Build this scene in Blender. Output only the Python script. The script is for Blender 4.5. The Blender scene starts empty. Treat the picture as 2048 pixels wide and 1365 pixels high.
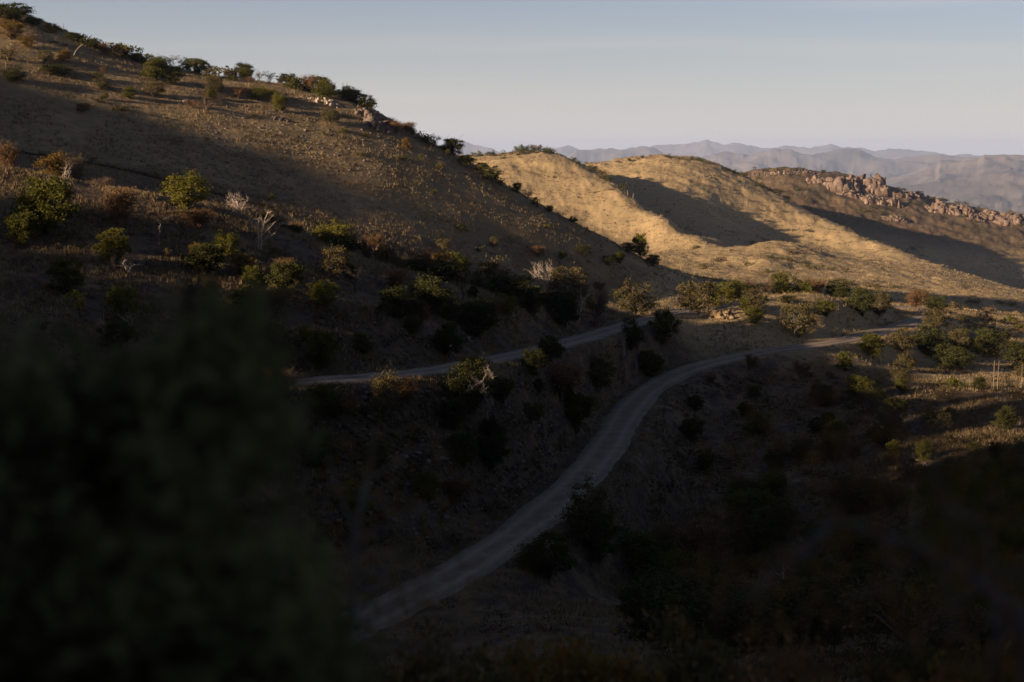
import bpy, math, random
import numpy as np

scene = bpy.context.scene
COL = scene.collection

# ---------------------------------------------------------------- camera
cam_data = bpy.data.cameras.new("camera")
cam = bpy.data.objects.new("camera", cam_data); COL.objects.link(cam)
cam_data.sensor_width = 36.0; cam_data.lens = 50.0
cam.location = (0, 0, 0)
cam.rotation_euler = (math.radians(90 - 7.65), 0, 0)
cam_data.clip_start = 0.05; cam_data.clip_end = 150000
cam_data.dof.use_dof = True
cam_data.dof.focus_distance = 380.0
cam_data.dof.aperture_fstop = 0.9
scene.camera = cam

# ---------------------------------------------------------------- sky and sun
SUN_ELEV = math.radians(14.0); SUN_BACK = math.radians(30.0)
SKY_STRENGTH = 0.05; SUN_STRENGTH = 5.0
DUST = (6.9, 6.45, 6.0, 1)        # colour of the low haze in the sky, before the strength
world = bpy.data.worlds.new("World"); scene.world = world
world.use_nodes = True
wn = world.node_tree.nodes; wl = world.node_tree.links
for n in list(wn): wn.remove(n)
sky = wn.new("ShaderNodeTexSky"); sky.sky_type = 'NISHITA'; sky.sun_disc = False
sky.sun_elevation = SUN_ELEV
# direction towards the sun is (-cos, -sin) in x, y
sky.sun_rotation = math.atan2(-math.cos(SUN_BACK), -math.sin(SUN_BACK))
sky.air_density = 1.0; sky.dust_density = 2.2; sky.ozone_density = 3.0; sky.altitude = 1500
bg = wn.new("ShaderNodeBackground"); bg.inputs[1].default_value = SKY_STRENGTH
out = wn.new("ShaderNodeOutputWorld")
# a pale dust layer low over the horizon and thin streaks of high cloud
def wmath(op, a, b=0.0, clamp=False):
    x = wn.new("ShaderNodeMath"); x.operation = op; x.use_clamp = clamp
    for i, v in ((0, a), (1, b)):
        if isinstance(v, (int, float)): x.inputs[i].default_value = v
        else: wl.new(v, x.inputs[i])
    return x.outputs[0]
tc = wn.new("ShaderNodeTexCoord")
sx = wn.new("ShaderNodeSeparateXYZ"); wl.new(tc.outputs['Generated'], sx.inputs[0])
low = wmath('EXPONENT', wmath('MULTIPLY', wmath('MAXIMUM', sx.outputs[2], 0.0), -11.5))
m1 = wn.new("ShaderNodeMixRGB"); m1.inputs[2].default_value = DUST
wl.new(wmath('MULTIPLY', low, .96), m1.inputs[0]); sk = wn.new('ShaderNodeMixRGB'); sk.blend_type = 'MULTIPLY'; sk.inputs[0].default_value = 1.0; sk.inputs[2].default_value = (.85, .79, .85, 1)
wl.new(sky.outputs[0], sk.inputs[1]); wl.new(sk.outputs[0], m1.inputs[1])
mp = wn.new("ShaderNodeMapping"); mp.inputs['Scale'].default_value = (1.5, 1.5, 30.0); mp.inputs['Rotation'].default_value = (0.0, math.radians(-2.5), 0.0)
nz = wn.new("ShaderNodeTexNoise"); nz.inputs['Scale'].default_value = 1.3; nz.inputs['Detail'].default_value = 5; nz.inputs['Roughness'].default_value = .45
cr = wn.new("ShaderNodeValToRGB"); cr.color_ramp.elements[0].position = .50; cr.color_ramp.elements[0].color = (0, 0, 0, 1)
cr.color_ramp.elements[1].position = .75; cr.color_ramp.elements[1].color = (.30, .30, .30, 1)
mx = wn.new("ShaderNodeMixRGB"); mx.inputs[2].default_value = (DUST[0] * 1.05, DUST[1], DUST[2] * .97, 1)
wl.new(tc.outputs['Generated'], mp.inputs[0]); wl.new(mp.outputs[0], nz.inputs[0]); wl.new(nz.outputs[0], cr.inputs[0])
wl.new(cr.outputs[0], mx.inputs[0]); wl.new(m1.outputs[0], mx.inputs[1])
wl.new(mx.outputs[0], bg.inputs[0]); wl.new(bg.outputs[0], out.inputs[0])

sun_data = bpy.data.lights.new("sun", 'SUN'); sun_data.energy = SUN_STRENGTH; sun_data.angle = math.radians(0.5)
sun_data.color = (1.0, 0.77, 0.53)
sun = bpy.data.objects.new("sun", sun_data); COL.objects.link(sun)
sun.rotation_euler = (math.pi / 2 - SUN_ELEV, 0, SUN_BACK - math.pi / 2)
vs = scene.view_settings
scene.display_settings.display_device = 'sRGB'
vs.view_transform = 'Standard'; vs.look = 'None'; vs.gamma = 1.0; vs.exposure = 1.1; vs.use_curve_mapping = False
scene.cycles.max_bounces = 4; scene.cycles.diffuse_bounces = 2; scene.cycles.glossy_bounces = 1
scene.cycles.transmission_bounces = 2; scene.cycles.transparent_max_bounces = 4; scene.cycles.volume_bounces = 0
# ---------------------------------------------------------------- terrain model
F = 2844.0                      # focal length in photograph pixels (50 mm on 36 mm)
PITCH = math.radians(7.65)
SUN_EL = math.radians(14.0)
SUN_TH = math.radians(30.0)     # sun stands to the left, a little behind the camera
DH = np.array([math.cos(SUN_TH), math.sin(SUN_TH)])    # horizontal travel of the light
TE = math.tan(SUN_EL)

def ray(px, py):
    """slope (x/y, z/y) of the sight line through a photograph pixel"""
    u = (px - 1024.0) / F
    v = (682.5 - py) / F
    dy = math.cos(PITCH) + v * math.sin(PITCH)
    return u / dy, (v * math.cos(PITCH) - math.sin(PITCH)) / dy

def at(px, py, d):
    sx, sz = ray(px, py)
    return np.array([sx * d, d, sz * d])

def project(p):
    x, y, z = p
    c, s = math.cos(PITCH), math.sin(PITCH)
    zz = y * c - z * s
    return 1024 + F * x / zz, 682.5 - F * (y * s + z * c) / zz

# ---- noise ----
def _hash(ix, iy, seed):
    h = (ix.astype(np.int64) * 374761393 + iy.astype(np.int64) * 668265263 + seed * 974634777) & 0xFFFFFFFF
    h = ((h ^ (h >> 13)) * 1274126177) & 0xFFFFFFFF
    h = h ^ (h >> 16)
    return (h & 0xFFFFFF) / float(0xFFFFFF)

def noise(x, y, seed=0):
    ix = np.floor(x); iy = np.floor(y)
    fx = x - ix; fy = y - iy
    ux = fx * fx * fx * (fx * (fx * 6 - 15) + 10); uy = fy * fy * fy * (fy * (fy * 6 - 15) + 10)
    def g(dx, dy):
        a = _hash(ix + dx, iy + dy, seed) * 6.2831853
        return np.cos(a) * (fx - dx) + np.sin(a) * (fy - dy)
    a = g(0, 0); b = g(1, 0); c = g(0, 1); d = g(1, 1)
    return (a + (b - a) * ux + (c - a) * uy + (a - b - c + d) * ux * uy) * 1.5

def fbm(x, y, o=4, seed=0, gain=.5):
    s = 0; a = 1.0; f = 1.0
    for k in range(o):
        s = s + a * noise(x * f + 17.3 * k, y * f - 9.1 * k, seed + k); a *= gain; f *= 2.03
    return s

def ridged(x, y, o=4, seed=0):
    s = 0; a = .5; f = 1.0
    for k in range(o):
        n = 1 - np.abs(noise(x * f + 7.7 * k, y * f + 3.1 * k, seed + k)) * 1.6
        s = s + a * n * n; a *= .5; f *= 2.1
    return s

def sstep(x, a, b):
    t = np.clip((x - a) / (b - a), 0, 1)
    return t * t * (3 - 2 * t)

# ---- roads: (px, py, distance) down the middle ----
ROAD_LOW = [(420,1400,92),(540,1345,100),(640,1290,108),(760,1222,115),(850,1180,120.5),(940,1128,127),(1030,1068,137),(1110,1005,149),(1175,940,163.5),
            (1222,880,182),(1252,830,200),(1288,788,216),(1340,755,228),(1400,731,236),(1480,712,243),(1560,698,249),
            (1640,688,254),(1710,676,262),(1770,660,275),(1820,646,291),(1852,634,309),(1862,624,320),(1840,617,329),(1800,614,334)]
ROAD_UP = [(1800,614,334),(1740,611,334),(1670,609,324),(1560,607,305),(1450,612,290),(1360,622,274),(1300,637,258),(1245,652,241),
           (1180,672,222),(1120,688,206),(1060,703,192),(1000,715,181),(920,731,168),(840,742,157),(760,750,151),(680,757,147),
           (600,763,143),(520,768,139),(420,778,134),(300,792,127),(150,810,119),(-60,835,108)]
def spline(pts, n=10):
    P = np.array([at(*p) for p in pts])
    P = np.vstack([2 * P[0] - P[1], P, 2 * P[-1] - P[-2]])
    out = []
    for i in range(1, len(P) - 2):
        for t in np.arange(n) / n:
            out.append(.5 * ((2 * P[i]) + (-P[i-1] + P[i+1]) * t + (2*P[i-1] - 5*P[i] + 4*P[i+1] - P[i+2]) * t*t
                             + (-P[i-1] + 3*P[i] - 3*P[i+1] + P[i+2]) * t**3))
    out.append(P[-2])
    out = np.array(out)
    # smooth the grade
    for _ in range(60):
        out[1:-1, 2] = .25 * out[:-2, 2] + .5 * out[1:-1, 2] + .25 * out[2:, 2]
    for _ in range(6):
        out[1:-1, :2] = .25 * out[:-2, :2] + .5 * out[1:-1, :2] + .25 * out[2:, :2]
    return out
RC = spline(ROAD_LOW)
RU = spline(ROAD_UP)
ROAD_PTS = np.vstack([RC, RU[1:]])

# ---- control surface ----
CP = []                                     # (px, py, dist)
def line(pts, step=55, behind=None, front=None):
    pts = [np.array(p, float) for p in pts]
    for a, b in zip(pts[:-1], pts[1:]):
        n = max(1, int(round(abs(b[0] - a[0]) / step)))
        for k in range(n):
            CP.append(tuple(a + (b - a) * k / n))
    CP.append(tuple(pts[-1]))
    if behind:
        for q in behind:
            for p in pts: CP.append((p[0], p[1] + q[0], p[2] * q[1]))
# near ground under the camera
for px in range(-150, 2251, 150):
    for d, z in ((1.5, -2.3), (3.5, -3.1), (7, -4.6), (12, -6.9), (20, -10.3), (32, -14.8)):
        e = z / d
        CP.append((px, 682.5 + F * math.tan(math.atan(-e) - PITCH), d))
line([(-150,1480,46),(300,1470,46),(700,1420,47),(1000,1375,48),(1300,1372,49),(1600,1378,50),(2250,1390,50)], 200)
line([(-150,1420,78),(300,1420,80),(600,1400,84),(800,1375,84)], 200)
line([(1000,1345,78),(1300,1310,74),(1600,1330,78),(1900,1330,74),(2200,1340,72)], 200)
line([(1050,1250,107),(1150,1240,110),(1300,1270,104),(1500,1270,104),(1700,1275,104),(1900,1230,102),(2200,1240,98)], 150)
line([(1150,1180,130),(1300,1200,140),(1420,1195,146),(1550,1180,148),(1700,1190,138),(1900,1130,128),(2200,1130,124)], 150)
line([(-150,1240,96),(100,1240,98),(300,1240,100),(500,1280,104)], 200)
line([(1130,1080,146),(1250,1085,160),(1400,1075,168),(1550,1060,170),(1700,1060,162),(1900,1010,152),(2200,1000,150)], 150)
line([(1260,950,176),(1350,930,190),(1500,910,198),(1650,900,198),(1800,880,190),(2000,880,185),(2200,880,182)], 150)
line([(1360,815,216),(1450,800,224),(1600,790,230),(1750,770,232),(1900,775,232),(2050,780,228),(2250,790,220)], 150)
line([(1760,705,266),(1850,690,280),(1950,700,284),(2050,715,280),(2250,740,270)], 100)
# roads
for p in ROAD_LOW[::2] + ROAD_UP[::2]: CP.append(p)
# bank between the roads
line([(150,1000,112),(300,1000,113),(500,1020,121),(620,1010,126),(750,985,130),(900,930,140),(1050,870,158),(1130,820,172),(1200,760,190)], 120)
line([(1290,700,238),(1400,676,254)], 60)
line([(1240,700,226),(1180,760,200)], 60)
# knoll between the roads
line([(1400,640,262),(1470,655,259),(1550,660,261),(1640,655,265),(1710,645,274)], 60)
line([(1395,617,274),(1450,602,273),(1550,593,275),(1650,601,280),(1730,612,291)], 50)
# near left spur: face and crest
line([(-150,650,132),(0,650,137),(150,640,143),(300,640,150),(450,650,155),(600,660,160),(750,665,166),(900,670,177)], 150)
line([(-150,500,160),(0,500,163),(150,500,166),(300,510,171),(450,530,174),(600,560,178),(750,590,183),(870,630,188)], 150)
line([(-150,415,177),(0,420,176),(150,430,180),(300,440,183),(450,470,187)], 150)
line([(-150,320,190),(0,340,188),(150,368,190),(300,387,193),(420,412,196),(550,457,198),(700,507,203),(820,542,207),
      (950,577,214),(1050,599,224),(1150,614,238),(1220,625,252)], 55, behind=[(14,1.07),(26,1.16)])
# gully behind the spur, then the big ridge
line([(-150,350,240),(0,358,240),(150,370,243),(300,395,246),(450,430,247),(600,475,248),(750,520,250),(900,560,255),(1050,595,266),(1200,607,277),(1320,600,290)], 100)
line([(-150,150,292),(0,180,292),(150,230,290),(300,265,290),(450,300,290),(600,345,292),(750,380,294),(900,430,298),(1050,490,300),(1200,545,305),(1320,575,315)], 100)
line([(-150,25,352),(-60,-4,351),(0,12,350),(60,37,350),(130,66,350),(230,102,350)], 45, behind=[(14,1.04)])
line([(230,102,350),(300,125,350),(400,147,350),(500,163,351),(600,174,352),(690,190,352),(740,217,349),
      (800,247,345),(850,277,342),(900,307,338),(960,340,335),(1040,388,332),(1120,433,330),(1200,474,331),(1300,523,338),(1400,552,350),(1480,565,368)], 45,
     behind=[(10,1.06),(26,1.14)])
line([(-150,70,388),(0,115,388),(150,160,388),(300,215,390)], 150)
line([(-150,170,425),(0,200,425),(150,230,425),(300,262,425)], 150)
line([(1240,560,395),(1340,575,405),(1440,580,420)], 60)
line([(-150,300,480),(200,330,480),(500,370,500),(800,420,520),(950,450,540),(1100,500,560),(1200,540,580)], 150)
line([(-150,400,760),(200,400,760),(500,400,760),(800,390,800)], 200)
# valley floor beyond the knoll and foothills
line([(1480,583,510),(1600,586,525),(1700,590,530),(1800,600,530),(1880,612,430),(1950,625,375),(2050,650,350),(2250,670,340)], 100)
line([(1900,598,540),(2000,606,540),(2100,618,540)], 100)
line([(1320,545,590),(1400,541,620),(1500,553,590),(1600,556,600),(1700,560,600),(1800,570,590),(1900,585,570),(2000,601,545),(2100,615,540),(2250,630,540)], 100)
line([(1330,520,690),(1400,522,690),(1440,527,670),(1500,530,665),(1530,522,668),(1570,527,670),(1620,545,650),(1720,548,660),(1800,550,670),(1900,570,650),(2048,596,640),(2250,620,640)], 60)
line([(1330,503,745),(1380,500,750)], 50)
line([(1470,494,748),(1520,484,760),(1570,483,770),(1620,497,762),(1680,515,750),(1750,530,745),(1850,540,750),(1950,563,730),(2048,590,690),(2250,622,690)], 60)
line([(1470,500,790),(1520,494,805),(1570,494,815),(1620,505,800)], 50)
# hill A
line([(880,312,990),(940,313,990),(1000,309,990),(1040,304,985),(1080,302,975),(1130,313,955),(1180,337,925),(1240,372,890),(1300,424,845),(1380,471,790),(1440,492,755)], 40,
     behind=[(9,1.03),(26,1.08)])
line([(900,400,860),(1000,365,880),(1060,372,880),(1120,400,862),(1180,425,845),(1240,450,825),(1300,474,805)], 60)
line([(950,480,760),(1060,470,775),(1150,490,765),(1240,505,755),(1300,510,760)], 90)
# valley between A and B
line([(1440,484,800),(1400,487,835),(1330,465,880),(1270,430,920),(1200,375,975)], 60)
# hill B
line([(1100,345,1080),(1160,329,1085),(1200,325,1085),(1260,318,1082),(1330,311,1080),(1380,316,1080),(1430,328,1076),(1470,346,1065),(1500,359,1055),(1530,377,1042),
      (1600,415,1015),(1650,441,985),(1700,463,950),(1760,489,910),(1850,521,850),(1950,553,800),(2048,583,760),(2150,608,740)], 45,
     behind=[(5,1.05),(16,1.10)])
line([(1250,372,1000),(1330,392,965),(1400,410,960),(1450,430,962),(1500,452,964),(1570,470,957),(1650,487,935),(1750,508,888),(1850,530,826)], 60)
line([(1470,480,895),(1520,482,905),(1570,486,905),(1620,494,895)], 50)
line([(1250,345,1260),(1330,345,1260),(1400,352,1260),(1480,380,1240),(1560,412,1200)], 60)
# valley between B and C, hill C
line([(1300,420,1500),(1450,430,1330),(1560,440,1290),(1650,462,1220),(1750,500,1140),(1850,535,1060),(1950,565,1000),(2048,592,940),(2200,610,880)], 70)
line([(1580,400,1330),(1650,415,1320),(1750,440,1295),(1850,470,1265),(1950,505,1210),(2048,540,1170),(2200,565,1140)], 80)
line([(1300,370,1450),(1400,364,1450),(1480,352,1450),(1520,341,1450),(1560,336,1450),(1610,340,1450),(1650,346,1445),(1700,351,1440),(1750,366,1430),(1800,381,1420),
      (1850,397,1410),(1900,409,1400),(1950,417,1390),(2000,427,1380),(2048,434,1370),(2250,460,1360)], 45, behind=[(12,1.06),(40,1.2)])
line([(-150,390,1900),(300,390,1900),(800,390,1900),(1100,400,1900),(1500,440,1900),(1800,450,1900),(2250,520,1900)], 200)
line([(-150,395,3000),(2250,430,3000)], 200)

US, VS = 1.5, 1.0
def _prep():
    A = []
    for px, py, d in CP:
        p = at(px, py, d); r = math.hypot(p[0], p[1])
        A.append((math.atan2(p[0], p[1]) * US, math.log(r) * VS, p[2] / r))
    return np.array(A)
_A = _prep()
_C2 = .02 ** 2
def _phi(a, b):
    return np.sqrt((a[:, None, 0] - b[None, :, 0]) ** 2 + (a[:, None, 1] - b[None, :, 1]) ** 2 + _C2)
_n = len(_A)
_M = np.zeros((_n + 1, _n + 1)); _M[:_n, :_n] = -_phi(_A, _A) - np.eye(_n) * 2e-4; _M[:_n, _n] = 1; _M[_n, :_n] = 1
_W = np.linalg.solve(_M, np.append(_A[:, 2], 0))
A0, A1, NA = -.42, .42, 260
L0, L1, NL = math.log(1.2), math.log(3200.0), 620
_ga = np.linspace(A0, A1, NA); _gl = np.linspace(L0, L1, NL)
_G = np.zeros((NL, NA))
for _i in range(NL):
    q = np.stack([_ga * US, np.full(NA, _gl[_i] * VS)], 1)
    _G[_i] = -_phi(q, _A) @ _W[:-1] + _W[-1]

def _cub(t):
    return (-.5*t**3 + t*t - .5*t, 1.5*t**3 - 2.5*t*t + 1, -1.5*t**3 + 2*t*t + .5*t, .5*t**3 - .5*t*t)
def base_e(al, L):
    u = np.clip((al - A0) / (A1 - A0) * (NA - 1), 1, NA - 2.001)
    v = np.clip((L - L0) / (L1 - L0) * (NL - 1), 1, NL - 2.001)
    iu = u.astype(int); iv = v.astype(int)
    wu = _cub(u - iu); wv = _cub(v - iv)
    s = 0
    for j in range(4):
        r = 0
        for i in range(4):
            r = r + wu[i] * _G[iv - 1 + j, iu - 1 + i]
        s = s + wv[j] * r
    return s

# ---- far country ----
FAR = [  # distance, half width, mesa?, skyline (px, py)
    (8000, 2600, 1, [(1500,440),(1640,408),(1700,384),(1760,362),(1800,352),(1850,338),(1872,331),(1880,318),(1915,317),(1955,316),(1968,308),(2060,306),(2300,300)]),
    (6400, 1100, 0, [(1500,470),(1650,430),(1740,396),(1790,378),(1840,370),(1900,362),(1960,352),(2048,345),(2300,340)]),
    (10800, 2100, 0, [(1330,345),(1380,326),(1430,309),(1470,309),(1500,306),(1525,301),(1548,299),(1600,306),(1650,303),(1690,300),(1720,300),(1750,309),(1790,318),(1850,315),(1900,311),(1960,313),(2060,318),(2300,318)]),
    (12500, 1700, 1, [(600,330),(1040,330),(1115,326),(1135,314),(1152,298),(1180,296),(1240,293),(1290,290),(1305,294),(1325,304),(1360,318),(1420,330),(2300,360)]),
    (17500, 2800, 0, [(600,300),(800,290),(930,292),(975,296),(1010,304),(1050,307),(1078,303),(1090,295),(1125,291),(1150,297),(1180,304),(1290,299),(1320,294),(1360,290),(1385,284),(1412,279),(1440,284),(1470,284),(1500,292),(1545,298),(1600,296),(1630,293),(1665,290),(1700,295),(1740,300),(1800,299),(1855,303),(1910,309),(2060,312),(2300,312)]),
]
def far_z(al, r, x, y):
    base = -270 - 240 * sstep(r, 3500, 12000) + 60 * fbm(x / 1500, y / 1500, 5, 91) + 90 * ridged(x / 1300, y / 1500, 4, 55)
    out = base
    for k, (R, Wd, mesa, sky) in enumerate(FAR):
        R *= 1.8; Wd *= 2.0
        S = np.array(sky, float)
        ap = np.array([math.atan2(*at(p[0], p[1], 1.)[:2]) for p in S])
        ez = np.array([ray(p[0], p[1])[1] * math.cos(a) for p, a in zip(S, ap)])
        es = np.interp(al, ap, ez)
        top = es * R + (8 if mesa else 26) * (R / 10000) * fbm(x / (R * .022), y / (R * .035), 4, 7 + k)
        wob = .22 + .95 * np.clip(ridged(x / (R * .12), y / (R * .12), 5, 30 + 9 * k), 0, 1) + .45 * ridged(x / (R * .035), y / (R * .035), 3, 70 + k)
        q = np.clip(1 - np.abs(r - R) / (Wd * wob), 0, 1)
        if mesa:
            q = .72 * sstep(q, 0, .85) ** .9 * (.9 + .1 * fbm(x / 300, y / 300, 2, 3)) + .28 * sstep(q, .72, .95)
        else:
            q = q ** 1.25
        out = np.maximum(out, base + (top - base) * q)
    return out

# ---- hill outside the picture on the left, whose shadow fills the valley ----
SILH = [(-900,120),(-300,70),(0,40),(60,22),(100,8),(118,4),(126,3),(127,-10.5),(130.2,-11),(131,3),(131.7,3),(132.6,-9.5),(135.4,-9.5),(136.4,8),(147.6,9),(148.8,-8),(150.3,-8),(151.5,9),(157.4,3.5),(158.6,-3),(162.6,-3.8),(165,1.5),(168,-2.6),(171,-1.6),(174,3),(180,5),(185,5),(187,3),(192,3.2),(194,4.8),(198,4.8),(204,3.0),(213,3.0),(227,3.2),(236,4.6),(243,7.5),(259,20),(272,23.3),(280,25.8),(289,26.8),(296,28),(308,29.5),(315,31.5),(325,34),(345,32),(358,20),(380,0),(400,-25),(440,-50),(600,-80),(3000,-110)]      # (a, b) along the sight of the sun, notched to light single trees
S_OCC = -300.0
def outside_z(x, y):
    a = -DH[1] * x + DH[0] * y
    s = DH[0] * x + DH[1] * y
    S = np.array(SILH, float)
    crest = np.interp(a, S[:, 0], S[:, 1]) - TE * S_OCC
    q = np.abs(s - S_OCC - 0.0)
    side = np.where(s > S_OCC, 150.0, 420.0)
    w = 1 - np.clip(q / side, 0, 1)
    w = w * w * (3 - 2 * w) * .5 + w * .5
    flat = -20 - .0 * x
    hill = np.where(s > S_OCC, flat + (crest - flat) * w, -60 + (crest + 60) * w)
    slope = -2.3 - .55 * y
    slope = 260 * np.tanh(slope / 260)  # unseen mountainside behind the camera, made tall to cut the sky light
    k = sstep(np.hypot(x, y), 25, 160)
    rear = np.maximum(slope, -70 + 0 * x)
    rear = np.where(y > 0, np.maximum(rear, -35 - .1 * y), rear)
    side = np.maximum(hill, rear) * k + rear * (1 - k)
    return side

def road_dist(x, y, P=None):
    """distance to the road and its height there"""
    d = np.full(x.shape, 1e9); z = np.zeros(x.shape)
    m = (x > -60) & (x < 125) & (y > 85) & (y < 360)
    if not m.any(): return d, z
    X = x[m]; Y = y[m]
    bd = np.full(X.shape, 1e9); bz = np.zeros(X.shape)
    P = ROAD_PTS if P is None else P
    for i in range(0, len(P) - 1):
        ax, ay, az = P[i]; bx, by, bz_ = P[i + 1]
        L2 = (bx - ax) ** 2 + (by - ay) ** 2
        if L2 < 1e-9: continue
        n = (abs(X - ax) < 22) & (abs(Y - ay) < 22)
        if not n.any(): continue
        Xn = X[n]; Yn = Y[n]
        t = np.clip(((Xn - ax) * (bx - ax) + (Yn - ay) * (by - ay)) / L2, 0, 1)
        dd = np.hypot(Xn - ax - t * (bx - ax), Yn - ay - t * (by - ay))
        c = bd[n]; better = dd < c
        c[better] = dd[better]; bd[n] = c
        zz = bz[n]; zz[better] = (az + t * (bz_ - az))[better]; bz[n] = zz
    d[m] = bd; z[m] = bz
    return d, z

def height(x, y, detail=True):
    x = np.asarray(x, float); y = np.asarray(y, float)
    r = np.hypot(x, y) + 1e-6
    al = np.arctan2(x, y)
    zc = base_e(np.clip(al, -.405, .405), np.log(r)) * r
    f = sstep(r, 2000, 3000)
    far = np.zeros_like(r); m = r > 1900
    if m.any(): far[m] = far_z(al[m], r[m], x[m], y[m])
    zv = zc * (1 - f) + far * f
    o = sstep(np.abs(al), .42, .80)
    if (o > 0).any():
        oz = outside_z(x, y)
        oz = oz * (1 - f) + np.minimum(far, -150) * f
        zv = zv * (1 - o) + oz * o
    if detail:
        # gullies and hummocks, growing with distance up to the hills
        amp = np.clip(r / 260, .05, 3.2) * (1 - .8 * f)
        n1 = fbm(x / 26, y / 26, 4, 11)
        n2 = ridged(x / 95 + .3 * n1, y / 60, 3, 23) - .55
        am2 = sstep(r, 240, 700) * (1 - f)
        zv = zv + amp * (.42 - .12 * am2) * n1 + am2 * (.45 * fbm(x / 8, y / 8, 3, 61) + .35 * (ridged(x / 34 + .5 * n1, y / 20, 3, 67) - .5)) + n2 * am2 * 1.6 * np.clip(r / 900, .6, 1.4)
        # rough rocky hill C
        rc = sstep(r, 1250, 1330) * (1 - sstep(r, 1600, 1800)) 
        zv = zv + rc * (1.6 * fbm(x / 16, y / 16, 4, 77))
    d1, z1 = road_dist(x, y, RC); d2, z2 = road_dist(x, y, RU)
    a1 = 1 - sstep(d1, 3.5, 5.5); a2 = 1 - sstep(d2, 3.5, 5.5)
    w1 = (1 - sstep(d1, 3.6, 9.5)) * (1 - a2 * (1 - a1)) + 1e-9; w2 = (1 - sstep(d2, 3.6, 9.5)) * (1 - a1 * (1 - a2)) + 1e-9
    q1 = w1 / (d1 ** 2 + 4); q2 = w2 / (d2 ** 2 + 4)
    zr = (z1 * q1 + z2 * q2) / (q1 + q2)
    w = np.maximum(w1, w2)
    return zv * (1 - w) + (zr - .12) * w

_GH = {}
def ground_hit(px, py, dmin=60., dmax=1900.):
    """where the sight line through a pixel first meets the ground; else the highest point under it"""
    sx, sz = ray(px, py)
    D = np.exp(np.linspace(math.log(dmin), math.log(dmax), 1400))
    z = height(sx * D, D)
    g = z / D - sz
    k = np.argmax(g > 0)
    if g[k] > 0:
        if k > 0:
            t = g[k-1] / (g[k-1] - g[k]); d = D[k-1] + t * (D[k] - D[k-1])
        else: d = D[0]
    else:
        d = D[np.argmax(g)]
    return np.array([sx * d, d, float(height(np.array([sx * d]), np.array([d]))[0])])
# ---------------------------------------------------------------- helpers
def mesh_np(name, verts, faces, mat=None, parent=None, smooth=False, attrs=None, link=True, mats=None, midx=None):
    """faces: (n,k) array, or list of arrays of different k"""
    me = bpy.data.meshes.new(name)
    verts = np.asarray(verts, np.float32)
    fl = faces if isinstance(faces, list) else [faces]
    fl = [np.asarray(f, np.int32) for f in fl if len(f)]
    me.vertices.add(len(verts)); me.vertices.foreach_set("co", verts.ravel())
    nl = sum(f.size for f in fl); nf = sum(len(f) for f in fl)
    me.loops.add(nl); me.loops.foreach_set("vertex_index", np.concatenate([f.ravel() for f in fl]))
    me.polygons.add(nf)
    tot = np.concatenate([np.full(len(f), f.shape[1], np.int32) for f in fl])
    st = np.concatenate([[0], np.cumsum(tot)[:-1]]).astype(np.int32)
    me.polygons.foreach_set("loop_start", st)
    me.polygons.foreach_set("loop_total", tot)
    if smooth: me.polygons.foreach_set("use_smooth", np.ones(nf, bool))
    if attrs:
        for k, v in attrs.items():
            a = me.attributes.new(k, 'FLOAT', 'POINT'); a.data.foreach_set("value", np.asarray(v, np.float32))
    if mats:
        for m in mats: me.materials.append(m)
        if midx is not None: me.polygons.foreach_set("material_index", np.asarray(midx, np.int32))
    elif mat: me.materials.append(mat)
    me.update(calc_edges=True); me.validate()
    if not link: return me
    o = bpy.data.objects.new(name, me); COL.objects.link(o)
    if parent: o.parent = parent
    return o

def tag(o, label=None, cat=None, group=None, kind=None):
    if label: o["label"] = label
    if cat: o["category"] = cat
    if group: o["group"] = group
    if kind: o["kind"] = kind
    return o

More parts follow.
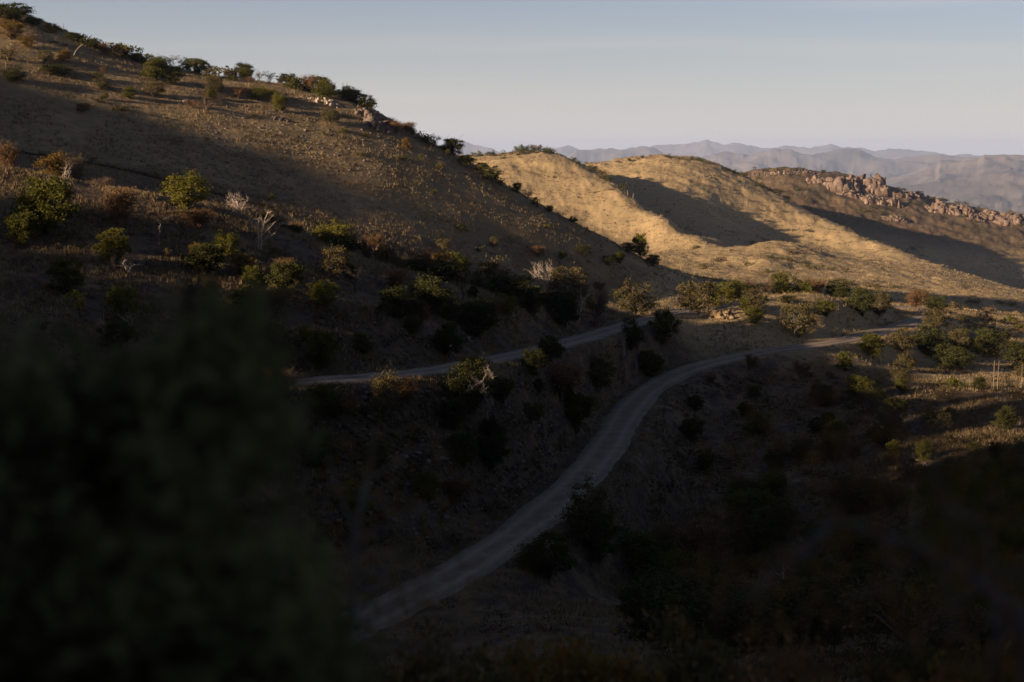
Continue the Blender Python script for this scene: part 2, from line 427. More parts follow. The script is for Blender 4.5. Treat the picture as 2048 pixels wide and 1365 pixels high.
class NT:
    """small node-tree writer"""
    def __init__(s, name):
        s.m = bpy.data.materials.new(name); s.m.use_nodes = True
        s.n = s.m.node_tree.nodes; s.l = s.m.node_tree.links
        for x in list(s.n): s.n.remove(x)
        s.out = s.n.new("ShaderNodeOutputMaterial")
    def node(s, t, **kw):
        x = s.n.new(t)
        for k, v in kw.items():
            if k.startswith('i_'):
                x.inputs[k[2:].replace('_', ' ')].default_value = v
            else: setattr(x, k, v)
        return x
    def link(s, a, b): s.l.new(a, b)
    def noise(s, vec, scale, detail=3, rough=.5):
        x = s.node("ShaderNodeTexNoise"); x.inputs['Scale'].default_value = scale; x.inputs['Detail'].default_value = detail
        x.inputs['Roughness'].default_value = rough
        if vec is not None: s.link(vec, x.inputs['Vector'])
        return x.outputs[0]
    def ramp(s, fac, stops):
        x = s.node("ShaderNodeValToRGB"); e = x.color_ramp.elements
        while len(e) < len(stops): e.new(.5)
        for i, (p, c) in enumerate(stops):
            e[i].position = p; e[i].color = (c[0], c[1], c[2], 1) if len(c) == 3 else c
        s.link(fac, x.inputs[0]); return x.outputs[0]
    def mix(s, f, a, b, mode='MIX'):
        x = s.node("ShaderNodeMixRGB"); x.blend_type = mode
        for i, v in ((0, f), (1, a), (2, b)):
            if isinstance(v, (int, float)): x.inputs[i].default_value = v if i == 0 else (v, v, v, 1)
            elif isinstance(v, tuple): x.inputs[i].default_value = (v[0], v[1], v[2], 1)
            else: s.link(v, x.inputs[i])
        return x.outputs[0]
    def math(s, op, a, b=0.0, clamp=False):
        x = s.node("ShaderNodeMath"); x.operation = op; x.use_clamp = clamp
        for i, v in ((0, a), (1, b)):
            if isinstance(v, (int, float)): x.inputs[i].default_value = v
            else: s.link(v, x.inputs[i])
        return x.outputs[0]
    def attr(s, n):
        x = s.node("ShaderNodeAttribute"); x.attribute_name = n; return x.outputs['Fac']
    def bsdf(s, col, rough=.95, bump=None, bstr=.5, bdist=.3, spec=.1):
        b = s.node("ShaderNodeBsdfPrincipled")
        if isinstance(col, tuple): b.inputs['Base Color'].default_value = (col[0], col[1], col[2], 1)
        else: s.link(col, b.inputs['Base Color'])
        b.inputs['Roughness'].default_value = rough; b.inputs['Specular IOR Level'].default_value = spec
        if bump is not None:
            x = s.node("ShaderNodeBump"); x.inputs['Strength'].default_value = bstr; x.inputs['Distance'].default_value = bdist
            s.link(bump, x.inputs['Height']); s.link(x.outputs[0], b.inputs['Normal'])
        s.link(b.outputs[0], s.out.inputs[0]); return b

# ---------------------------------------------------------------- ground material
t = NT("dry_grass_hillside"); M_GROUND = t.m
geo = t.node("ShaderNodeNewGeometry"); P = geo.outputs['Position']
far = t.attr("far"); rocky = t.attr("rocky"); green = t.attr("green")
n_big = t.noise(P, .012, 4); n_mid = t.noise(P, .11, 4); n_sml = t.noise(P, 1.1, 4, .6); n_tuft = t.noise(P, .42, 4, .65)
straw = t.ramp(n_mid, [(.30, (.17, .11, .055)), (.5, (.26, .17, .08)), (.72, (.34, .23, .11))])
soil = t.mix(n_sml, (.075, .05, .035), (.15, .10, .065))
c = t.mix(t.ramp(n_tuft, [(.40, (0, 0, 0)), (.56, (1, 1, 1))]), soil, straw)
c = t.mix(t.math('MULTIPLY', t.ramp(n_big, [(.47, (0, 0, 0)), (.60, (1, 1, 1))]), .6), c, (.10, .068, .036))
c = t.mix(t.math('MULTIPLY', green, .55), c, (.085, .075, .034))
rk = t.ramp(t.noise(P, .09, 5, .7), [(.3, (.10, .062, .045)), (.5, (.21, .125, .088)), (.7, (.32, .19, .125))])
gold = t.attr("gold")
c = t.mix(t.math('SUBTRACT', 1.0, gold), t.mix(.5, c, (.46, .33, .168)), t.mix(1.0, c, (.50, .50, .57), 'MULTIPLY'))  # valley shade multiplied in, sunlit hills and knoll mixed towards pale gold
c = t.mix(rocky, c, rk)
farc = t.ramp(t.noise(P, .0008, 5, .6), [(.35, (.06, .055, .05)), (.5, (.13, .105, .09)), (.68, (.22, .17, .135))])
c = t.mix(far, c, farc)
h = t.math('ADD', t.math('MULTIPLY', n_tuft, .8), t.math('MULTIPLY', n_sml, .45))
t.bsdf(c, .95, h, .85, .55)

# ---------------------------------------------------------------- one ground sheet, all the way round
def rows():
    segs = [(1.3, 40, 70), (40, 95, 60), (95, 380, 440), (380, 1650, 520), (1650, 4200, 70), (4200, 42000, 330)]
    L = []
    for a, b, n in segs: L.append(np.exp(np.linspace(math.log(a), math.log(b), n, endpoint=False)))
    L.append([42000, 50000])
    return np.concatenate(L)
RR = rows()
view = np.linspace(-.385, .385, 1150)
left = -np.concatenate([np.linspace(.387, .60, 60), np.linspace(.60, 2.5, 620)[1:], np.linspace(2.5, math.pi, 14)[1:]])[::-1]
right = np.concatenate([np.linspace(.387, .60, 40), np.linspace(.60, math.pi, 60)[1:]])
AL = np.concatenate([left, view, right[:-1]])
na, nr = len(AL), len(RR)
Ag, Rg = np.meshgrid(AL, RR)
X = Rg * np.sin(Ag); Y = Rg * np.cos(Ag)
Z = np.zeros_like(X)
for i in range(0, nr, 60):
    Z[i:i+60] = height(X[i:i+60], Y[i:i+60])
r = Rg
sl = np.zeros_like(Z)
sl[1:-1] = np.abs(Z[2:] - Z[:-2]) / (Rg[2:] - Rg[:-2])
farA = sstep(r, 1800, 2600)
g1 = fbm(X / 60, Y / 60, 3, 301)
rocky = np.clip(sstep(sl, .50, .8) * (r > 1250) * (r < 1900) * 1.0 + sstep(g1, .25, .7) * .45 * sstep(r, 1230, 1330) * (1 - sstep(r, 1800, 2000)), 0, 1)
greenA = sstep(fbm(X / 45, Y / 30, 3, 410), -.1, .6) * (.35 + .65 * sstep(r, 1200, 1330)) * (1 - farA)
# pale far grassland, dark near litter; hill sunlight and valley shade coloured in too
lit_goldA = np.maximum(sstep(r, 360, 520), 1. * sstep(r, 238, 262) * sstep(X, 22, 34))
lit_goldA = np.maximum(lit_goldA, .48 * sstep(r, 262, 285)) * (1 - .92 * sstep(r, 1220, 1330))
def grid_faces(nr, na, wrap=True):
    j = np.arange(na if wrap else na - 1); i = np.arange(nr - 1)
    J, I = np.meshgrid(j, i); J2 = (J + 1) % na
    return np.stack([I * na + J, I * na + J2, (I + 1) * na + J2, (I + 1) * na + J], -1).reshape(-1, 4)
V = np.stack([X.ravel(), Y.ravel(), Z.ravel()], 1)
V = np.vstack([V, [[0, 0, -2.4]]])
Fq = grid_faces(nr, na)
jj = np.arange(na)
Ft = np.stack([np.full(na, len(V) - 1), (jj + 1) % na, jj], 1)
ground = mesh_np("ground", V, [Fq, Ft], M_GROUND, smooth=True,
                 attrs={"far": np.append(farA, 0), "rocky": np.append(rocky, 0), "green": np.append(greenA, 0), "gold": np.append(lit_goldA, 0)})
tag(ground, kind="structure")

# ---------------------------------------------------------------- road
t = NT("packed_dirt"); M_ROAD = t.m
geo = t.node("ShaderNodeNewGeometry"); P = geo.outputs['Position']
ac = t.attr("across")
nn = t.ramp(t.noise(P, .45, 5, .65), [(.32, (0, 0, 0)), (.68, (1, 1, 1))])
# two worn wheel tracks and a loose middle
tr = t.math('SUBTRACT', 1.0, t.math('MULTIPLY', t.math('ABSOLUTE', t.math('SUBTRACT', t.math('ABSOLUTE', ac), .42)), 4.0), True)
c = t.mix(nn, (.12, .092, .068), (.215, .165, .122))
c = t.mix(t.math('MULTIPLY', tr, .6), c, (.30, .23, .17))
t.bsdf(c, .9, t.math('ADD', nn, t.noise(P, 5., 3)), .5, .06)
def ribbon(name, pts, hw, mat, lift=.0, nx=13):
    pts = np.asarray(pts)
    T = np.gradient(pts[:, :2], axis=0); T /= np.linalg.norm(T, axis=1)[:, None] + 1e-9
    N = np.stack([T[:, 1], -T[:, 0]], 1)
    u = np.linspace(-1, 1, nx)
    i = np.arange(len(pts))
    wob = 1 + .20 * noise(i / 9., i * 0., 5)[:, None] * np.ones(nx) + .15 * noise(i / 1.7, i * 0., 15)[:, None] * (u[None] > 0) + .15 * noise(i / 1.9, i * 0. + 9, 25)[:, None] * (u[None] < 0)
    x = pts[:, 0, None] + N[:, 0, None] * u * hw * wob; y = pts[:, 1, None] + N[:, 1, None] * u * hw * wob
    z = pts[:, 2, None] + lift - .05 * np.abs(u) ** 2 - .22 * (np.abs(u) > .97) - .035 * np.exp(-((np.abs(u) - .42) / .12) ** 2) + .02 * noise(x, y, 9)
    V = np.stack([x.ravel(), y.ravel(), z.ravel()], 1)
    J, I = np.meshgrid(np.arange(nx - 1), np.arange(len(pts) - 1))
    Fa = np.stack([I*nx+J, I*nx+J+1, (I+1)*nx+J+1, (I+1)*nx+J], -1).reshape(-1, 4)
    return mesh_np(name, V, Fa, mat, smooth=True, attrs={"across": np.tile(u, len(pts))})
road = ribbon("road", ROAD_PTS, 2.9, M_ROAD)
tag(road, kind="structure")
# ---------------------------------------------------------------- plant materials
def leaf_mat(name, lo, hi, spots=None, trans=.25):
    t = NT(name)
    oi = t.node("ShaderNodeObjectInfo"); rnd = t.attr("rnd")
    f = t.math('ADD', t.math('MULTIPLY', rnd, .75), t.math('MULTIPLY', oi.outputs['Random'], .25))
    c = t.mix(f, lo, hi)
    if spots: c = t.mix(t.ramp(rnd, [(.80, (0, 0, 0)), (.88, (1, 1, 1))]), c, spots)
    d = t.node("ShaderNodeBsdfDiffuse"); tr = t.node("ShaderNodeBsdfTranslucent"); m = t.node("ShaderNodeMixShader")
    t.link(c, d.inputs[0]); t.link(c, tr.inputs[0]); m.inputs[0].default_value = trans
    t.link(d.outputs[0], m.inputs[1]); t.link(tr.outputs[0], m.inputs[2]); t.link(m.outputs[0], t.out.inputs[0])
    return t.m
def wood_mat(name, lo, hi):
    t = NT(name); g = t.node("ShaderNodeTexCoord")
    c = t.mix(t.noise(g.outputs['Object'], 14., 4, .7), lo, hi)
    t.bsdf(c, .9, t.noise(g.outputs['Object'], 40., 3), .4, .01)
    return t.m
LEAF = {
 'green': leaf_mat("green_oak_leaves", (.055, .053, .012), (.128, .118, .026)),
 'bright': leaf_mat("yellow_green_leaves", (.092, .084, .014), (.165, .146, .028)),
 'olive': leaf_mat("olive_leaves", (.055, .048, .020), (.130, .105, .042), (.17, .11, .05)),
 'dark': leaf_mat("dark_evergreen_leaves", (.034, .036, .013), (.085, .082, .028)),
 'fg': leaf_mat("grey_green_needles", (.075, .074, .026), (.175, .160, .070)),
 'rust': leaf_mat("rusty_leaves", (.095, .052, .024), (.205, .118, .050), (.24, .11, .035)),
 'tan': leaf_mat("dry_tan_leaves", (.11, .075, .045), (.20, .14, .085)),
 'ochre': leaf_mat("ochre_autumn_leaves", (.10, .070, .018), (.19, .13, .035), (.20, .085, .02)),
}
WOOD = {
 'dark': wood_mat("dark_bark", (.022, .017, .013), (.06, .048, .038)),
 'brown': wood_mat("brown_twig_bark", (.12, .075, .052), (.24, .16, .11)),
 'grey': wood_mat("grey_bark", (.10, .085, .072), (.20, .17, .145)),
 'pale': wood_mat("weathered_white_wood", (.26, .20, .155), (.46, .37, .30)),
 'stalk': wood_mat("dry_stalk", (.20, .15, .10), (.34, .26, .18)),
}

# ---------------------------------------------------------------- plant shapes
class G:
    """collects tubes and leaf faces"""
    def __init__(s): s.v = []; s.f3 = []; s.f4 = []; s.r = []; s.n = 0
    def tube(s, pts, rad, k=5):
        pts = np.asarray(pts, float); rad = np.asarray(rad, float); m = len(pts)
        T = np.gradient(pts, axis=0); T /= np.linalg.norm(T, axis=1)[:, None] + 1e-9
        up = np.array([.13, .31, .94]); A = np.cross(T, up); A /= np.linalg.norm(A, axis=1)[:, None] + 1e-9
        B = np.cross(T, A)
        th = np.arange(k) * 2 * math.pi / k
        ring = pts[:, None] + rad[:, None, None] * (A[:, None] * np.cos(th)[None, :, None] + B[:, None] * np.sin(th)[None, :, None])
        s.v.append(ring.reshape(-1, 3)); s.r.append(np.zeros(m * k))
        J, I = np.meshgrid(np.arange(k), np.arange(m - 1)); J2 = (J + 1) % k
        s.f4.append((np.stack([I*k+J, I*k+J2, (I+1)*k+J2, (I+1)*k+J], -1).reshape(-1, 4)) + s.n)
        s.n += m * k
    def leaves(s, c, size, rng, aspect=.55, updir=.0):
        c = np.asarray(c); n = len(c)
        a = rng.normal(size=(n, 3)); a /= np.linalg.norm(a, axis=1)[:, None]
        b = rng.normal(size=(n, 3)); b[:, 2] += updir; b -= a * (a * b).sum(1)[:, None]; b /= np.linalg.norm(b, axis=1)[:, None]
        sz = np.asarray(size) * (.6 + .8 * rng.random(n)); sz = sz[:, None]
        v = np.stack([c - a * sz, c + b * sz * aspect, c + a * sz, c - b * sz * aspect], 1)
        s.v.append(v.reshape(-1, 3)); q = np.arange(n * 4).reshape(n, 4) + s.n; s.f4.append(q); s.n += n * 4
        s.r.append(np.repeat(np.clip(rng.random(n), 0, 1), 4))
    def twigs(s, p0, p1, w, rng, bend=.12):
        """thin tapering twigs, each a three-sided spike in two bent pieces"""
        p0 = np.asarray(p0); p1 = np.asarray(p1); n = len(p0)
        d = p1 - p0; L = np.linalg.norm(d, axis=1)[:, None]
        mid = (p0 + p1) / 2 + rng.normal(size=(n, 3)) * L * bend
        a = np.cross(d, rng.normal(size=(n, 3))); a /= np.linalg.norm(a, axis=1)[:, None] + 1e-9
        b = np.cross(d, a); b /= np.linalg.norm(b, axis=1)[:, None] + 1e-9
        w = np.asarray(w).reshape(-1, 1) * np.ones((n, 1))
        tri = [a, -.5 * a + .866 * b, -.5 * a - .866 * b]
        V = np.stack([p0 + t_ * w for t_ in tri] + [mid + t_ * w * .7 for t_ in tri] + [p1], 1)
        base = (np.arange(n) * 7)[:, None] + s.n
        for i in range(3):
            j = (i + 1) % 3
            s.f4.append(base + np.array([[i, j, 3 + j, 3 + i]])); s.f3.append(base + np.array([[3 + i, 3 + j, 6]]))
        s.v.append(V.reshape(-1, 3)); s.r.append(np.zeros(n * 7)); s.n += n * 7
    def mesh(s, name, mat):
        fl = [np.vstack(s.f4)] if s.f4 else []
        if s.f3: fl.append(np.vstack(s.f3))
        return mesh_np(name, np.vstack(s.v), fl, mat, link=False, attrs={"rnd": np.concatenate(s.r)})

def curve(p0, p1, rng, n=5, wob=.08, sag=0.):
    t = np.linspace(0, 1, n)[:, None]; p0 = np.asarray(p0, float); p1 = np.asarray(p1, float)
    L = np.linalg.norm(p1 - p0)
    q = p0 + (p1 - p0) * t + rng.normal(size=(n, 3)) * L * wob * np.sin(t * math.pi) * .8
    q[:, 2] += sag * L * np.sin(t[:, 0] * math.pi)
    return q

def crown_centres(rng, n, rx=.5, z0=.18, z1=1., lump=.35, open_=0.):
    """cluster centres filling an uneven rounded crown of unit height"""
    out = []
    k1 = rng.normal(size=3) * 1.3; k2 = rng.random(3) * 6
    cz = (z0 + z1) / 2; hz = (z1 - z0) / 2
    lobes = [(rng.normal(size=3) * [1, 1, .7]) for _ in range(6)]
    lobes = [l / np.linalg.norm(l) for l in lobes]
    while len(out) < n:
        d = rng.normal(size=3); d /= np.linalg.norm(d)
        rr = 1 - lump * .6 + lump * max(np.dot(d, l) ** 3 if np.dot(d, l) > 0 else 0 for l in lobes)
        q = rng.random() ** (.30 + open_) * rr
        p = np.array([d[0] * rx * q, d[1] * rx * q, cz + d[2] * hz * q])
        w = 1 - .45 * max(0, (z0 + .22 - p[2]) / .3)
        p[:2] *= w
        out.append(p)
    return np.array(out)

def tree_meshes(kind, seed):
    """unit-height plant: returns (wood mesh, crown mesh or None)"""
    rng = np.random.default_rng(seed)
    W = G(); Lf = G()
    if kind in ('green', 'bright', 'olive', 'dark', 'ochre'):
        ncl = {'green': 62, 'bright': 60, 'olive': 50, 'dark': 60, 'ochre': 46}[kind]
        C = crown_centres(rng, int(ncl * 1.25), .50, .03, .98, .42)
        stems = [np.array([rng.normal() * .03, rng.normal() * .03, -.06]) for _ in range(rng.integers(1, 4))]
        forks = []
        for s0 in stems:
            f = np.array([rng.normal() * .09, rng.normal() * .09, .14 + rng.random() * .12]); forks.append(f)
            W.tube(curve(s0, f, rng, 5, .1), np.linspace(.034, .022, 5), 6)
        for i, c in enumerate(C):
            f = forks[i % len(forks)]
            if i % 2 == 0: W.tube(curve(f, c, rng, 5, .10), np.linspace(.014, .003, 5), 4)
            nl = 84 if kind != 'olive' else 66
            rad = .075 + .045 * rng.random()
            q = c + rng.normal(size=(nl, 3)) * rad * np.array([1, 1, .62]) * .62
            Lf.leaves(q, .024, rng)
            # twiggy shoots that break the outline
            m = 5
            e = c + rng.normal(size=(m, 3)) * rad * 1.15
            Lf.leaves(np.vstack([c + (e - c) * t_ for t_ in (.8, 1., 1.2)]), .02, rng)
        if kind == 'olive':
            k = 40; b = C[rng.integers(0, len(C), k)]; e = b + rng.normal(size=(k, 3)) * [.07, .07, .09] + [0, 0, .05]
            W.twigs(b, e, .004, rng)
        return W, Lf
    if kind in ('rust', 'tan'):
        n = 9
        for i in range(n):
            a = rng.random() * 6.28; sp = .12 + .30 * rng.random(); h = .62 + .3 * rng.random()
            tip = np.array([math.cos(a) * sp, math.sin(a) * sp, h]); c = curve([rng.normal() * .03, rng.normal() * .03, -.05], tip, rng, 6, .07, .06)
            W.tube(c, np.linspace(.015, .004, 6), 4)
            k = 70
            b = c[rng.integers(2, 6, k)] + rng.normal(size=(k, 3)) * .02
            dirn = rng.normal(size=(k, 3)) * [.12, .12, .08] + (tip - c[0]) * .10 + [0, 0, .07]
            e = b + dirn; W.twigs(b, e, .0038, rng)
            Lf.leaves(np.vstack([b + dirn * t_ + rng.normal(size=(k, 3)) * .012 for t_ in (.3, .5, .65, .8, .95, 1.08)]), .021 if kind == 'rust' else .016, rng)
        return W, Lf
    if kind in ('bare', 'burnt', 'snag', 'deadwhite'):
        tip_n = {'bare': 9, 'burnt': 8, 'snag': 5, 'deadwhite': 9}[kind]
        def grow(p, d, L, r, lev):
            e = p + d * L
            c = curve(p, e, rng, 5, .09, .03)
            W.tube(c, np.linspace(r, r * .55, 5), 5 if lev < 2 else 3)
            if lev == (3 if kind != 'snag' else 2):
                k = {'bare': 7, 'burnt': 5, 'snag': 1, 'deadwhite': 5}[kind]
                b = c[rng.integers(1, 5, k)]; W.twigs(b, b + d * L * .5 + rng.normal(size=(k, 3)) * L * .45, max(r * .4, .0045), rng); return
            for _ in range(rng.integers(2, 4) + (1 if kind != 'snag' and lev == 0 else 0)):
                q = c[rng.integers(2, 5)]
                nd = d + rng.normal(size=3) * (.55 if kind != 'snag' else .5); nd[2] = abs(nd[2]) * .8 + .1
                nd /= np.linalg.norm(nd); grow(q, nd, L * (.62 + .18 * rng.random()), r * .52, lev + 1)
        stems = {'bare': 3, 'burnt': 1, 'snag': 2, 'deadwhite': 3}[kind]
        for i in range(stems):
            d = np.array([rng.normal() * .22, rng.normal() * .22, 1.]); d /= np.linalg.norm(d)
            grow(np.array([i * .05, 0, -.05]), d, .40, {'deadwhite': .036, 'snag': .032}.get(kind, .026), 0)
        # limbs are grown past the top sometimes: bring the plant to unit height
        top = max(v[:, 2].max() for v in W.v); W.v = [v / max(top, .5) for v in W.v]
        return W, None
    if kind in ('bush_green', 'bush_dark', 'bush_tan', 'bush_olive'):
        C = crown_centres(rng, 16, .75, .0, .95, .5)
        for c in C:
            q = c + rng.normal(size=(20, 3)) * .16 * [1, 1, .7]
            Lf.leaves(q, .085, rng)
        e = C + rng.normal(size=C.shape) * .05; W.twigs(np.zeros_like(C) + [0, 0, -.05], e, .02, rng)
        return W, Lf
KIND_STYLE = {'green': ('dark', 'green'), 'bright': ('grey', 'bright'), 'olive': ('grey', 'olive'), 'dark': ('dark', 'dark'), 'ochre': ('brown', 'ochre'),
              'rust': ('brown', 'rust'), 'tan': ('brown', 'tan'), 'bare': ('brown', None), 'burnt': ('dark', None), 'snag': ('pale', None), 'deadwhite': ('pale', None),
              'bush_green': ('dark', 'green'), 'bush_dark': ('dark', 'dark'), 'bush_tan': ('brown', 'tan'), 'bush_olive': ('brown', 'olive')}
NAME = {'green': 'oak_tree', 'bright': 'oak_tree', 'olive': 'oak_tree', 'dark': 'oak_tree', 'ochre': 'autumn_tree', 'rust': 'autumn_shrub', 'tan': 'dry_shrub', 'bare': 'bare_tree', 'burnt': 'burnt_tree',
        'snag': 'dead_tree', 'deadwhite': 'dead_tree', 'bush_green': 'bush', 'bush_dark': 'bush', 'bush_tan': 'bush', 'bush_olive': 'bush'}
CAT = {'oak_tree': 'tree', 'autumn_tree': 'tree', 'autumn_shrub': 'shrub', 'dry_shrub': 'shrub', 'bare_tree': 'bare tree', 'burnt_tree': 'burnt tree', 'dead_tree': 'dead tree', 'bush': 'bush'}
NVAR = {'green': 4, 'dark': 4, 'olive': 4, 'bright': 2, 'rust': 3, 'bare': 3}
PROTO = {}
def proto(kind, var):
    if (kind, var) not in PROTO:
        W, Lf = tree_meshes(kind, sum(map(ord, kind)) * 13 + var * 101)
        if not kind.startswith('bush'):                 # bring every plant to unit height and width
            src = Lf if (Lf is not None and Lf.n) else W
            A_ = np.vstack(src.v); top = np.percentile(A_[:, 2], 99.7)
            wd_ = max(np.percentile(A_[:, 0], 99) - np.percentile(A_[:, 0], 1), np.percentile(A_[:, 1], 99) - np.percentile(A_[:, 1], 1))
            for g_ in (W, Lf):
                if g_ is not None: g_.v = [v_ / np.array([wd_, wd_, top]) for v_ in g_.v]
        wd, lf = KIND_STYLE[kind]
        PROTO[(kind, var)] = (W.mesh("trunk" if Lf is not None or True else "wood", WOOD[wd]) if W.n else None, Lf.mesh("crown", LEAF[lf]) if Lf is not None and Lf.n else None)
    return PROTO[(kind, var)]
PR = random.Random(7)
USED = {}
def plant(kind, loc, h, w, label, group=None, name=None, merged=False):
    """h: height in metres, w: crown width in metres"""
    nv = NVAR.get(kind, 2); k = USED.get(kind, 0); USED[kind] = k + 1
    wm, cm = proto(kind, k % nv)
    nm = name or NAME[kind]
    e = bpy.data.objects.new(nm, None); COL.objects.link(e)
    e.empty_display_size = .3
    e.location = loc; e.rotation_euler = (0, 0, PR.random() * 6.283)
    wf = w / h / (1.0 if not kind.startswith('bush') else 1.5)
    e.scale = (h * wf, h * wf, h)
    tag(e, label, CAT[NAME[kind]], group)
    for me, n in ((wm, 'trunk' if kind not in ('bare', 'burnt', 'snag', 'deadwhite') else 'branches'), (cm, 'crown')):
        if me is None: continue
        o = bpy.data.objects.new(n, me); COL.objects.link(o); o.parent = e
    return e

def sized(kind, px, base, top, wpx, label, d=None, group=None):
    """a plant standing where the photograph shows its foot"""
    if d is None: p = ground_hit(px, base)
    elif 329 < d < 354: p = ground_hit(px, base, 264., 420.)
    else:
        sx, _ = ray(px, base); p = np.array([sx * d, d, float(height(np.array([sx * d]), np.array([d]))[0])])
    D = p[1]
    zt = ray(px, top)[1] * D
    h = max(zt - p[2], .25 * wpx * D / F)
    return plant(kind, tuple(p - [0, 0, .05]), h, wpx * D / F, label, group)
